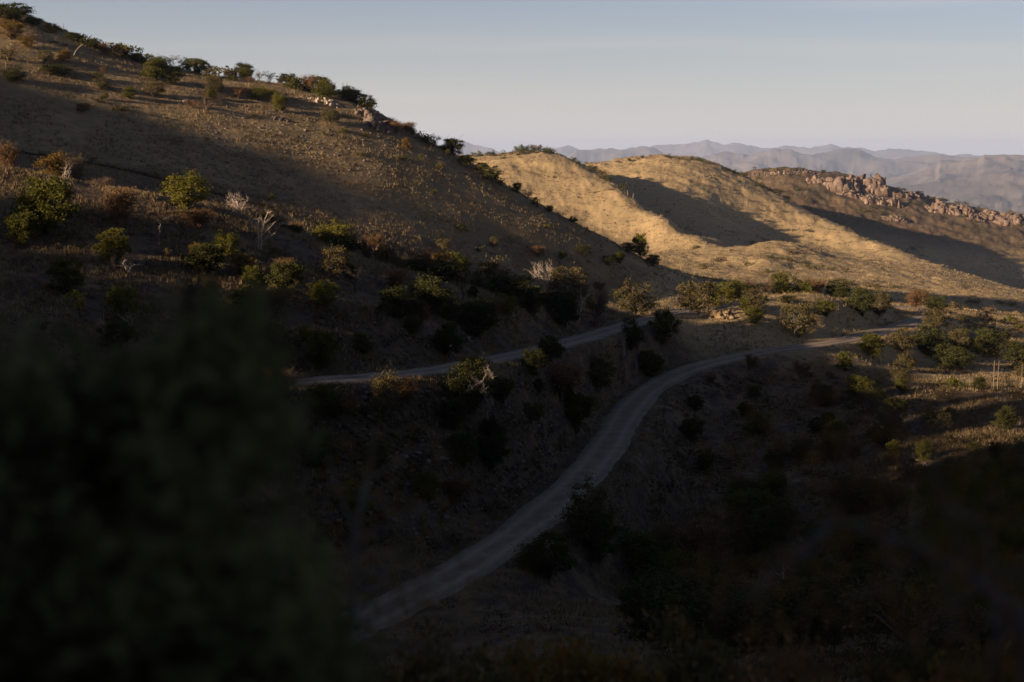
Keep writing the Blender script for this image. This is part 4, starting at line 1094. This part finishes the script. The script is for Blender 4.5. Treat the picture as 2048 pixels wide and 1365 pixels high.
# name the members of small groups by their order from the left
ORD = 'first second third fourth fifth sixth seventh eighth ninth tenth eleventh twelfth thirteenth fourteenth fifteenth sixteenth'.split()
def order_labels():
    gs = {}
    for o in COL.objects:
        if o.get('group') and not o.parent: gs.setdefault(o['group'], []).append(o)
    for g, L in gs.items():
        if len(L) <= 16 and len({o['label'] for o in L}) == 1:
            L.sort(key=lambda o: project(o.location)[0])
            for i, o in enumerate(L): o['label'] = o['label'] + ', ' + ORD[i] + ' from the left'
# ---------------------------------------------------------------- dry flower stalks of the ridge
def stalk(px, base, top, lean, label, d=None, group=None, wide=.10):
    if d is None: p = ground_hit(px, base)
    else:
        sx, _ = ray(px, base); p = np.array([sx * d, d, float(height(np.array([sx * d]), np.array([d]))[0])])
    h = ray(px, top)[1] * p[1] - p[2]; h = max(h, 1.2)
    rg = np.random.default_rng(int(px)); W = G(); T = G(); L = G()
    lx = lean * h
    pts = np.array([[lx * t_ * t_, 0, h * t_ - .1] for t_ in np.linspace(0, 1, 8)])
    W.tube(pts, np.linspace(wide, wide * .55, 8), 6)
    for t_ in np.linspace(.55, .98, 12):                        # stubby seed branches
        b = np.array([[lx * t_ * t_, 0, h * t_ - .1]] * 4); a = rg.random(4) * 6.28
        e = b + np.stack([np.cos(a), np.sin(a), a * 0 + .5], 1) * (.34 * (1.25 - t_)) * h * .22; T.twigs(b, e, wide * .45, rg)
    a = rg.random(34) * 6.28; b = np.zeros((34, 3)); e = np.stack([np.cos(a) * .7, np.sin(a) * .7, .15 + .5 * rg.random(34)], 1)
    L.twigs(b, e, .05, rg, .03)
    r = bpy.data.objects.new("agave_stalk", None); COL.objects.link(r); r.location = p; r.empty_display_size = .3
    tag(r, label, "dry stalk", group)
    for g_, n_, m_ in ((W, 'stem', WOOD['stalk']), (T, 'seed_head', WOOD['brown']), (L, 'leaf_rosette', LEAF['olive'])):
        o = bpy.data.objects.new(n_, g_.mesh(n_, m_)); COL.objects.link(o); o.parent = r
stalk(128, 66, 46, .0, "thin stalk rising over the upper left skyline", 348)
stalk(686, 184, 164, .0, "left one of two stalks on the ridge skyline", 350)
stalk(694, 184, 164, .02, "right one of two stalks on the ridge skyline", 350)
stalk(103, 86, 70, .0, "short upright pale stalk on the upper ridge face")
stalk(112, 87, 67, .35, "pale stalk leaning right beside the short upright one", wide=.14)
stalk(130, 92, 74, .0, "upright grey stalk below the skyline stalk")
stalk(148, 114, 88, .75, "most steeply leaning pale stalk on the upper ridge face", wide=.14)
stalk(86, 128, 112, .0, "pale short stalk in half shade at the left ridge face")
stalk(12, 145, 122, .0, "dim stalk near the left photo edge on the ridge face")
stalk(468, 149, 131, .0, "thin stalk in the gap of the skyline row", 350)
stalk(1987, 765, 720, .0, "left one of two tall pale stalks at the right", 226, wide=.05)
stalk(1995, 765, 721, .02, "right one of two tall pale stalks at the right", 226, wide=.05)
stalk(2043, 762, 726, .0, "pale stalk close to the right photo edge", 226, wide=.045)
for i, (px, b, tp) in enumerate(((1255, 392, 381), (1266, 398, 387), (1282, 408, 397), (1320, 438, 428), (1412, 490, 482))):
    stalk(px, b, tp, .1 * (i % 2), "tiny pale stalk on the falling crest of the first golden hill", ground_hit(px, b, 600)[1], "stalks on the first golden hill's crest", wide=.22)

# ---------------------------------------------------------------- rocks
def rock_mat(name, lo, mid, hi, sc=1.):
    t = NT(name); g = t.node("ShaderNodeNewGeometry"); P = g.outputs['Position']
    c = t.ramp(t.noise(P, .8 * sc, 5, .7), [(.32, lo), (.5, mid), (.68, hi)])
    t.bsdf(c, .92, t.noise(P, 2.4 * sc, 4, .7), .6, .3 / sc); return t.m
M_RED = rock_mat("red_crag_rock", (.075, .050, .038), (.160, .108, .079), (.27, .195, .145), .30)
M_PALE = rock_mat("pale_rock", (.20, .15, .115), (.38, .29, .22), (.50, .40, .31), 1.5)
M_DIM = rock_mat("grey_brown_rock", (.07, .052, .042), (.14, .105, .085), (.24, .18, .145), 1.2)
M_CUT = rock_mat("yellow_cut_bank_rock", (.15, .10, .055), (.28, .19, .10), (.38, .28, .17), 1.0)
def rock_chunk(rng, c, s, n=3):
    """an angular chunk: a cube cut into cells, pushed about and faceted"""
    g = np.linspace(-1, 1, n + 1); vs = {}; V_ = []; F_ = []
    def vid(p):
        k = tuple(np.round(p, 4))
        if k not in vs: vs[k] = len(V_); V_.append(p)
        return vs[k]
    for ax in range(3):
        for sg in (-1, 1):
            for i in range(n):
                for j in range(n):
                    q = []
                    for di, dj in ((0, 0), (1, 0), (1, 1), (0, 1)):
                        p = np.zeros(3); p[ax] = sg; p[(ax + 1) % 3] = g[i + di]; p[(ax + 2) % 3] = g[j + dj]; q.append(vid(p))
                    F_.append(q if sg > 0 else q[::-1])
    Vv = np.array(V_); rr = np.linalg.norm(Vv, axis=1)[:, None]
    Vv = Vv / rr * (.8 * rr + .2) ; Vv = Vv / np.abs(Vv).max()
    cut = rng.normal(size=(9, 3)); cut /= np.linalg.norm(cut, axis=1)[:, None]; cut[:, 2] = np.abs(cut[:, 2])
    for k in cut:
        lim = .45 + .4 * rng.random(); dd = Vv @ k; m = dd > lim
        Vv[m] -= (dd[m] - lim)[:, None] * k
    Vv += rng.normal(size=Vv.shape) * .11
    a = rng.random() * 6.28; R = np.array([[math.cos(a), -math.sin(a), 0], [math.sin(a), math.cos(a), 0], [0, 0, 1]])
    return (Vv * s) @ R.T + c, np.array(F_)
def outcrop(px, py, w, h, n, mat, label, group=None, dmin=60., name="rock_outcrop", depth=.5, tall=1.):
    """w, h: width and height in metres; chunks half sunk in the slope"""
    rng = np.random.default_rng(int(px * 7 + py))
    p0 = ground_hit(px, py, dmin); VV = []; FF = []; k = 0
    n = int(n * (7.5 if dmin > 1000 else 1.6))
    if dmin > 1000: h *= .95; w *= 1.2
    for i in range(n):
        x = (rng.random() - .5) * w; y = (rng.random() - .35) * w * depth
        s = h * ((.10 if dmin > 1000 else .14) + (.26 if dmin > 1000 else .34) * rng.random() ** 1.8) * np.array([.8 + .6 * rng.random(), .8 + .5 * rng.random(), (.7 + .7 * rng.random()) * tall])
        s *= 1 - .45 * abs(2 * x / w) ** 2
        gx, gy = p0[0] + x, p0[1] + y
        z = float(height(np.array([gx]), np.array([gy]))[0]) + s[2] * .25 + h * .25 * rng.random() * (1 - abs(2 * x / w))
        v, f = rock_chunk(rng, np.array([x, y, z - p0[2]]), s); VV.append(v); FF.append(f + k); k += len(v)
    o = mesh_np(name, np.vstack(VV), np.vstack(FF), mat); o.location = p0
    tag(o, label, "rocks", group); return o
outcrop(1510, 352, 20, 3.5, 10, M_RED, "low broken rocks at the left end of the rocky hill crest", dmin=1200)
outcrop(1610, 344, 26, 4, 12, M_RED, "low broken rocks on the round top of the rocky hill", dmin=1200)
outcrop(1640, 366, 20, 9, 14, M_RED, "small reddish crag left of the main crags on the rocky hill", dmin=1200)
outcrop(1684, 378, 26, 17, 22, M_RED, "leftmost big crag of the rocky hill", dmin=1200, tall=1.3)
outcrop(1720, 372, 22, 15, 20, M_RED, "sunlit crag between the leftmost crag and the tallest crag", dmin=1200, tall=1.2)
outcrop(1700, 392, 20, 9, 16, M_RED, "lower broken rock below the leftmost big crag", dmin=1200)
outcrop(1754, 386, 24, 20, 24, M_RED, "tallest crag right above a dark cleft on the rocky hill", dmin=1200, tall=1.4)
outcrop(1748, 404, 18, 11, 14, M_RED, "rock buttress at the base of the tallest crag", dmin=1200, tall=1.3)
outcrop(1792, 392, 22, 12, 20, M_RED, "crag just right of the dark cleft", dmin=1200)
outcrop(1788, 410, 14, 10, 12, M_RED, "small pointed rock under the crag right of the cleft", dmin=1200, tall=1.3)
outcrop(1822, 396, 12, 9, 12, M_RED, "upright block on the crest of the rocky hill", dmin=1200, tall=1.3)
outcrop(1862, 402, 20, 7, 14, M_RED, "low pale crest rocks past the upright block", dmin=1200)
outcrop(1890, 424, 26, 13, 20, M_RED, "rounded crag under the crest in the middle right of the rocky hill", dmin=1200)
outcrop(1928, 424, 26, 13, 22, M_RED, "crag with a diagonal groove on the rocky hill", dmin=1200, tall=1.1)
outcrop(1946, 440, 16, 8, 12, M_RED, "dark lower rocks beside the grooved crag", dmin=1200)
outcrop(1982, 436, 26, 11, 20, M_RED, "second crag from the right edge on the rocky hill", dmin=1200)
outcrop(2028, 446, 30, 16, 24, M_RED, "rightmost crag cut by the photo edge on the rocky hill", dmin=1200, tall=1.1)
outcrop(1685, 430, 12, 4, 8, M_RED, "small rock step below the crags by a straw coloured patch", dmin=1150)
outcrop(1555, 348, 22, 5, 12, M_RED, "low reddish rocks near the left top of the rocky hill", dmin=1200)
outcrop(1790, 440, 18, 5, 40, M_RED, "scree field under the dark cleft", dmin=1100)
outcrop(376, 206, 4.5, .9, 30, M_PALE, "pale boulder patch on the sunlit ridge face", None, 200)
outcrop(650, 206, 7, 1.3, 30, M_PALE, "pale rock ledge under the rounded green skyline oak", None, 200)
outcrop(615, 200, 4, .7, 16, M_PALE, "thin orange lit ledge left of the pale rock ledge", None, 200)
outcrop(742, 236, 8, 3.0, 24, M_DIM, "dark crag with a pale top on the falling ridge", None, 200)
outcrop(758, 258, 7, 3.4, 22, M_DIM, "broken dark rock face below the crag on the falling ridge", None, 200)
outcrop(430, 178, 2.4, 1.4, 14, M_PALE, "small pale rocks between the brown slope oak and the ridge top", None, 200)
outcrop(560, 240, 3.6, 1.2, 26, M_DIM, "low rock band below the yellow green upright oak", None, 200)
outcrop(1436, 634, 5, 1.7, 34, M_CUT, "pale yellow rock mound beside the sunlit upper road", None, 200)
outcrop(1415, 355, 10, 2.2, 14, M_DIM, "small grey rocks on the face of the second golden hill", None, 900)
outcrop(940, 690, 4, 1.6, 12, M_DIM, "pale rock step above the verge of the upper road", None, 120)

def stones(name, regions, seed):
    rng = np.random.default_rng(seed); VV = []; FF = []; k = 0
    base = [rock_chunk(rng, np.zeros(3), np.ones(3), 2) for _ in range(6)]
    for n, px, py, s0, s1, dmin in regions:
        for i in range(n):
            x = px[0] + (px[1] - px[0]) * rng.random(); y = py[0] + (py[1] - py[0]) * rng.random()
            sx, sz = ray(x, y)
            yield_ = (x, y, s0 + (s1 - s0) * rng.random() ** 2.5, dmin, i % 6); VV.append(yield_)
    # all sight lines at once
    A = np.array([q[:2] for q in VV]); dm = np.array([q[3] for q in VV]); u = (A[:, 0] - 1024) / F; v = (682.5 - A[:, 1]) / F
    dy = math.cos(PITCH) + v * math.sin(PITCH); sx = u / dy; sz = (v * math.cos(PITCH) - math.sin(PITCH)) / dy
    hit = np.zeros(len(A)); lo = dm.copy(); step = 1.006
    d = dm.copy(); done = np.zeros(len(A), bool)
    for _ in range(260):
        z = height(sx * d, d); h_ = (z > sz * d) & ~done; hit[h_] = d[h_]; done |= h_; d = np.where(done, d, d * step)
        if done.all(): break
    out = []; fo = []; k = 0
    for q, x, dd, ok in zip(VV, sx, hit, done):
        if not ok: continue
        p = np.array([x * dd, dd, 0.]); 
        out.append((p, q[2], q[4]))
    P = np.array([o[0] for o in out]); P[:, 2] = height(P[:, 0], P[:, 1])
    rdd = road_dist(P[:, 0], P[:, 1])[0]
    V_ = []; F_ = []; k = 0
    for i, (p, s, b) in enumerate(out):
        if rdd[i] < 3.2: continue
        v, f = base[b]; a = rng.random() * 6.28; c, s_ = math.cos(a), math.sin(a)
        w = v * s * np.array([1, .8, .6]); w = np.stack([w[:, 0] * c - w[:, 1] * s_, w[:, 0] * s_ + w[:, 1] * c, w[:, 2]], 1) + P[i] + [0, 0, s * .15]
        V_.append(w); F_.append(f + k); k += len(v)
    o = mesh_np(name, np.vstack(V_), np.vstack(F_), M_DIM); tag(o, kind="stuff"); return o
o = stones("loose_stones", [(900, (380, 900), (200, 360), .10, .55, 265), (500, (330, 640), (185, 300), .1, .4, 265), (1300, (640, 1240), (770, 1080), .08, .45, 85),
     (500, (700, 1230), (620, 740), .08, .35, 130), (500, (1330, 1900), (720, 1000), .08, .4, 120), (300, (1380, 1720), (600, 690), .06, .25, 230)], 5)
o["label"] = "loose grey stones strewn over the ridge face and banks"; o["category"] = "stones"

# ---------------------------------------------------------------- dry grass
def brush_cover(name, regions, seed, label):
    rg = np.random.default_rng(seed); P = []; S = []
    for n, px, py, s0, s1, dmin in regions:
        A = np.stack([px[0] + (px[1] - px[0]) * rg.random(n), py[0] + (py[1] - py[0]) * rg.random(n)], 1)
        k = fbm(A[:, 0] / 70, A[:, 1] / 40, 3, seed) > -.12; A = A[k]
        u = (A[:, 0] - 1024) / F; v = (682.5 - A[:, 1]) / F; dy = math.cos(PITCH) + v * math.sin(PITCH); sx = u / dy; sz = (v * math.cos(PITCH) - math.sin(PITCH)) / dy
        d = np.full(len(A), float(dmin)); done = np.zeros(len(A), bool)
        for _ in range(260):
            z = height(sx * d, d); done |= (z > sz * d); d = np.where(done, d, d * 1.007)
            if done.all(): break
        x = (sx * d)[done]; y = d[done]; m = road_dist(x, y)[0] > 4.0; x = x[m]; y = y[m]
        P.append(np.stack([x, y, height(x, y)], 1)); S.append(s0 + (s1 - s0) * rg.random(len(x)) ** 2)
    P = np.vstack(P); S = np.concatenate(S); L = G(); n = 15
    q = rg.normal(size=(len(P), n, 3)) * (S[:, None, None] * np.array([.45, .45, .26])); q[..., 2] = np.abs(q[..., 2]) + .05
    L.leaves((P[:, None] + q).reshape(-1, 3), np.repeat(S * .13, n), rg)
    T_ = G(); k = 4; b = np.repeat(P, k, 0); T_.twigs(b, b + rg.normal(size=b.shape) * np.repeat(S, k)[:, None] * .45 + np.array([0, 0, .5]) * np.repeat(S, k)[:, None], .02, rg)
    L.v += T_.v; L.f4 += [f + L.n for f in T_.f4]; L.f3 += [f + L.n for f in T_.f3]; L.r += T_.r
    me = L.mesh(name, LEAF['dark']); me.materials.clear(); me.materials.append(M_COVER)
    o = bpy.data.objects.new(name, me); COL.objects.link(o); tag(o, label, "brush", kind="stuff")
M_COVER = leaf_mat("mixed_low_brush", (.028, .026, .012), (.105, .078, .034), (.12, .065, .03))
brush_cover("low_brush", [(8500, (1300, 2048), (760, 1365), .35, 1.3, 50), (4200, (620, 1260), (760, 1110), .3, 1.0, 85), (2600, (150, 1240), (620, 760), .25, .8, 110),
    (3200, (20, 900), (430, 700), .2, .6, 110), (3000, (40, 1280), (230, 560), .3, 1.0, 262), (900, (1860, 2048), (600, 760), .4, 1.1, 240), (250, (1300, 1700), (585, 720), .2, .5, 225),
    (1600, (1300, 2048), (480, 610), .4, 1.3, 440), (2400, (1480, 2048), (350, 560), .8, 2.6, 1080), (900, (1180, 1660), (330, 480), .5, 1.3, 870), (900, (950, 1420), (310, 490), .5, 1.2, 640),
    (900, (700, 2048), (1220, 1365), .3, .9, 20)], 8, "low tangled brush covering the slopes")
t = NT("dry_grass_blades"); M_BLADE = t.m
c = t.ramp(t.attr("rnd"), [(0., (.10, .070, .038)), (.5, (.20, .142, .076)), (1., (.33, .245, .135))])
d_ = t.node("ShaderNodeBsdfDiffuse"); tr_ = t.node("ShaderNodeBsdfTranslucent"); m_ = t.node("ShaderNodeMixShader"); m_.inputs[0].default_value = .25
t.link(c, d_.inputs[0]); t.link(c, tr_.inputs[0]); t.link(d_.outputs[0], m_.inputs[1]); t.link(tr_.outputs[0], m_.inputs[2]); t.link(m_.outputs[0], t.out.inputs[0])
def grass(name, zones, seed):
    rg = np.random.default_rng(seed); VV = []; RR_ = []
    for n, r0, r1, h0, h1, wd, nb, spread_ in zones:
        r = np.sqrt(r0 * r0 + (r1 * r1 - r0 * r0) * rg.random(n)); a = (rg.random(n) * 2 - 1) * .375
        x = r * np.sin(a); y = r * np.cos(a)
        keep = fbm(x / (h1 * 14), y / (h1 * 14), 3, 200 + seed) + .45 > rg.random(n) * .9
        x = x[keep]; y = y[keep]
        rdd = road_dist(x, y)[0]; k2 = rdd > 2.7 + .5 * rg.random(len(x)); x = x[k2]; y = y[k2]
        z = height(x, y); m = len(x)
        hh = (h0 + (h1 - h0) * rg.random(m) ** 1.5)
        hue = np.clip(.5 + .35 * fbm(x / 9, y / 9, 2, 77) + .25 * rg.normal(size=m), 0, 1)
        for b in range(nb):
            an = rg.random(m) * 6.283; bx = x + rg.normal(size=m) * spread_; by = y + rg.normal(size=m) * spread_
            hb = hh * (.7 + .5 * rg.random(m)); ln = hb * (.1 + .55 * rg.random(m))
            wx = np.cos(an + 1.57) * wd * .5; wy = np.sin(an + 1.57) * wd * .5
            v = np.stack([np.stack([bx - wx, by - wy, z - .06], 1), np.stack([bx + wx, by + wy, z - .06], 1),
                          np.stack([bx + np.cos(an) * ln, by + np.sin(an) * ln, z + hb], 1)], 1)
            VV.append(v.reshape(-1, 3)); RR_.append(np.repeat(hue, 3))
    Vg = np.vstack(VV); o = mesh_np(name, Vg, np.arange(len(Vg)).reshape(-1, 3), M_BLADE, attrs={"rnd": np.concatenate(RR_)})
    tag(o, "dry straw coloured bunch grass over the slopes", "grass", kind="stuff"); return o
grass("dry_grass", [(26000, 24, 110, .25, .55, .05, 5, .10), (85000, 110, 215, .25, .60, .09, 5, .14), (90000, 215, 400, .28, .65, .14, 4, .20),
                    (70000, 400, 820, .35, .75, .34, 3, .35), (60000, 820, 1250, .45, .95, .55, 3, .5)], 3)
# ---------------------------------------------------------------- out of focus plants a few steps from the lens
rf = np.random.default_rng(99)
def fg_tree(name, label, cat, base, clusters, leaves_each, leaf, rad, wood, leafm, stems, every=5, thick=.05):
    """base in metres; clusters: array of crown cluster centres; stems: polylines of (px, py, distance)"""
    W = G(); Lf = G(); base = np.array(base, float)
    sp = []
    for st, r0, r1 in stems:
        P = np.array([at(*q) for q in st]); W.tube(P - base, np.linspace(r0, r1, len(P)), 8); sp.append(P)
    allp = np.vstack(sp)
    for i, c in enumerate(clusters):
        if i % every == 0:
            j = np.argmin(((allp - c) ** 2).sum(1)); W.tube(curve(allp[j] - base, c - base, rf, 5, .08), np.linspace(thick * .25, thick * .06, 5), 4)
    for c in clusters:
        q = c - base + rf.normal(size=(leaves_each, 3)) * rad
        Lf.leaves(q, leaf, rf, .5)
    e = bpy.data.objects.new(name, None); COL.objects.link(e); e.location = base; tag(e, label, cat)
    o = bpy.data.objects.new("trunk", W.mesh("trunk", WOOD[wood])); COL.objects.link(o); o.parent = e
    o = bpy.data.objects.new("crown", Lf.mesh("crown", LEAF[leafm])); COL.objects.link(o); o.parent = e
def gz(x, y): return float(height(np.array([x]), np.array([y]))[0])
# the big dark evergreen at the left: an irregular cone of boughs
TOPX = [-400, 0, 60, 120, 200, 280, 340, 380, 420, 470, 500, 520, 540, 565, 595, 625, 655, 690]
TOPY = [730, 750, 770, 790, 800, 740, 620, 470, 500, 570, 620, 700, 790, 870, 980, 1090, 1220, 1400]
cl = []
while len(cl) < 460:
    px = -420 + 1110 * rf.random(); ty = np.interp(px, TOPX, TOPY); py = ty + 30 + (1650 - ty) * rf.random() ** 1.15
    inside = min(1., (py - ty) / 420.)
    if rf.random() > .10 + .90 * inside ** 1.6: continue
    d = 4.6 + rf.normal() * .55 + .5 * (1 - inside)
    p = at(px, py, min(max(d, 3.2), 6.4))
    if p[2] < gz(p[0], p[1]) + .15: continue
    cl.append(p)
for _ in range(20):
    p = at(330 + 200 * rf.random(), 640 + 230 * rf.random(), 4.6 + .3 * rf.normal()); cl.append(p)
for _ in range(40):
    cl.append(at(-60 + 420 * rf.random(), 745 + 150 * rf.random(), 4.6 + .3 * rf.normal()))
bx, by = -1.15, 4.9
fg_tree("evergreen_tree", "large dark out of focus evergreen filling the lower left corner", "tree", (bx, by, gz(bx, by)), np.array(cl), 25, .044, .085, 'dark', 'fg',
        [([(330, 2900, 4.9), (330, 1900, 4.9), (340, 1300, 4.85), (360, 900, 4.8), (378, 560, 4.8)], .085, .015)], 4, .06)
# slender sapling with orange leaves left of the lower road
cl = [at(px, py, 7.2 + rf.normal() * .2) for px, py in zip(np.interp(rf.random(60), [0, 1], [640, 880]) , 850 + 480 * rf.random(60))]
cl += [at(620 + 330 * rf.random(), 1120 + 230 * rf.random(), 7.0 + .25 * rf.normal()) for _ in range(44)]
bx, by = at(690, 1500, 7.2)[:2]
fg_tree("sapling", "slender blurred sapling with orange leaves left of the lower road", "tree", (bx, by, gz(bx, by)), np.array(cl), 9, .019, .09, 'grey', 'ochre',
        [([(675, 1900, 7.2), (685, 1500, 7.2), (700, 1250, 7.2), (712, 1080, 7.2), (735, 960, 7.2), (752, 850, 7.2)], .028, .006),
         ([(700, 1250, 7.2), (770, 1140, 7.1), (840, 1010, 7.1)], .012, .004), ([(712, 1080, 7.2), (670, 960, 7.3), (655, 900, 7.3)], .010, .004)], 3, .03)
# rusty leaved tree at the right edge
cl = []
while len(cl) < 120:
    px = 1420 + 720 * rf.random(); py = 780 + 640 * rf.random()
    if px < 1650 and rf.random() < .6: continue
    cl.append(at(px, py, 4.4 + rf.normal() * .35))
bx, by = at(2080, 1700, 4.4)[:2]
fg_tree("autumn_tree", "blurred tree with sparse red and orange leaves at the right edge", "tree", (bx, by, gz(bx, by)), np.array(cl), 12, .021, .10, 'grey', 'rust',
        [([(2110, 2600, 4.4), (2100, 1900, 4.4), (2075, 1500, 4.4), (2040, 1230, 4.4), (1960, 1170, 4.4), (1860, 1105, 4.4), (1760, 1070, 4.35), (1670, 1040, 4.35)], .042, .009),
         ([(2075, 1500, 4.4), (2100, 1150, 4.5), (2060, 900, 4.5), (2070, 700, 4.5)], .030, .006),
         ([(1960, 1170, 4.4), (1880, 1000, 4.35), (1850, 860, 4.35)], .012, .004)], 3, .03)
cl = [at(px, py, 6.4 + rf.normal() * .3) for px, py in zip(1870 + 220 * rf.random(46), 940 + 220 * rf.random(46))]
bx, by = at(2000, 1600, 6.4)[:2]
fg_tree("oak_tree", "blurred dark green foliage behind the red leaved tree at the right", "tree", (bx, by, gz(bx, by)), np.array(cl), 34, .020, .09, 'dark', 'green',
        [([(2000, 2300, 6.4), (2000, 1600, 6.4), (1990, 1200, 6.4), (1975, 1010, 6.4)], .035, .01)], 4, .03)
# brush along the bottom
for kd, px, top, w, d, lab in (('olive', 905, 1300, 330, 15, "blurred brown brush at the bottom below the lower road"), ('ochre', 1130, 1262, 380, 17, "blurred brown brush at the bottom centre"),
        ('olive', 1380, 1240, 400, 19, "blurred olive brush at the bottom right of centre"), ('rust', 1610, 1285, 330, 16, "blurred twiggy brush at the bottom under the pale bare tree"),
        ('dark', 1810, 1270, 330, 18, "blurred dark brush near the bottom right corner"), ('ochre', 2000, 1240, 300, 15, "blurred orange brush in the bottom right corner"),
        ('dark', 760, 1330, 200, 20, "blurred dark brush at the bottom between the evergreen and the road")):
    sx, _ = ray(px, 1365); p = np.array([sx * d, d, gz(sx * d, d)]); h = ray(px, top)[1] * d - p[2]
    plant(kd, tuple(p), h, w * d / F, lab)

order_labels()
# ---------------------------------------------------------------- haze
def build_haze(x0, x1, y0, y1, z0, z1, density):
    v = [(x, y, z) for z in (z0, z1) for y in (y0, y1) for x in (x0, x1)]
    f = [(0, 2, 3, 1), (4, 5, 7, 6), (0, 1, 5, 4), (2, 6, 7, 3), (0, 4, 6, 2), (1, 3, 7, 5)]
    m = bpy.data.materials.new("dusty_air"); m.use_nodes = True
    n = m.node_tree.nodes; l = m.node_tree.links
    for q in list(n): n.remove(q)
    o = n.new("ShaderNodeOutputMaterial"); p = n.new("ShaderNodeVolumePrincipled")
    p.inputs['Color'].default_value = (.57, .68, .96, 1); p.inputs['Density'].default_value = density; p.inputs['Anisotropy'].default_value = .0
    l.new(p.outputs[0], o.inputs['Volume'])
    h = mesh_np("haze", v, np.array(f), m)
    tag(h, kind="stuff")
zall = V[:, 2]
build_haze(-50500, 50500, -50500, 50500, float(zall.min()) - 1.0, max(float(zall.max()), 12.0) + 3.0, 3.2e-5)
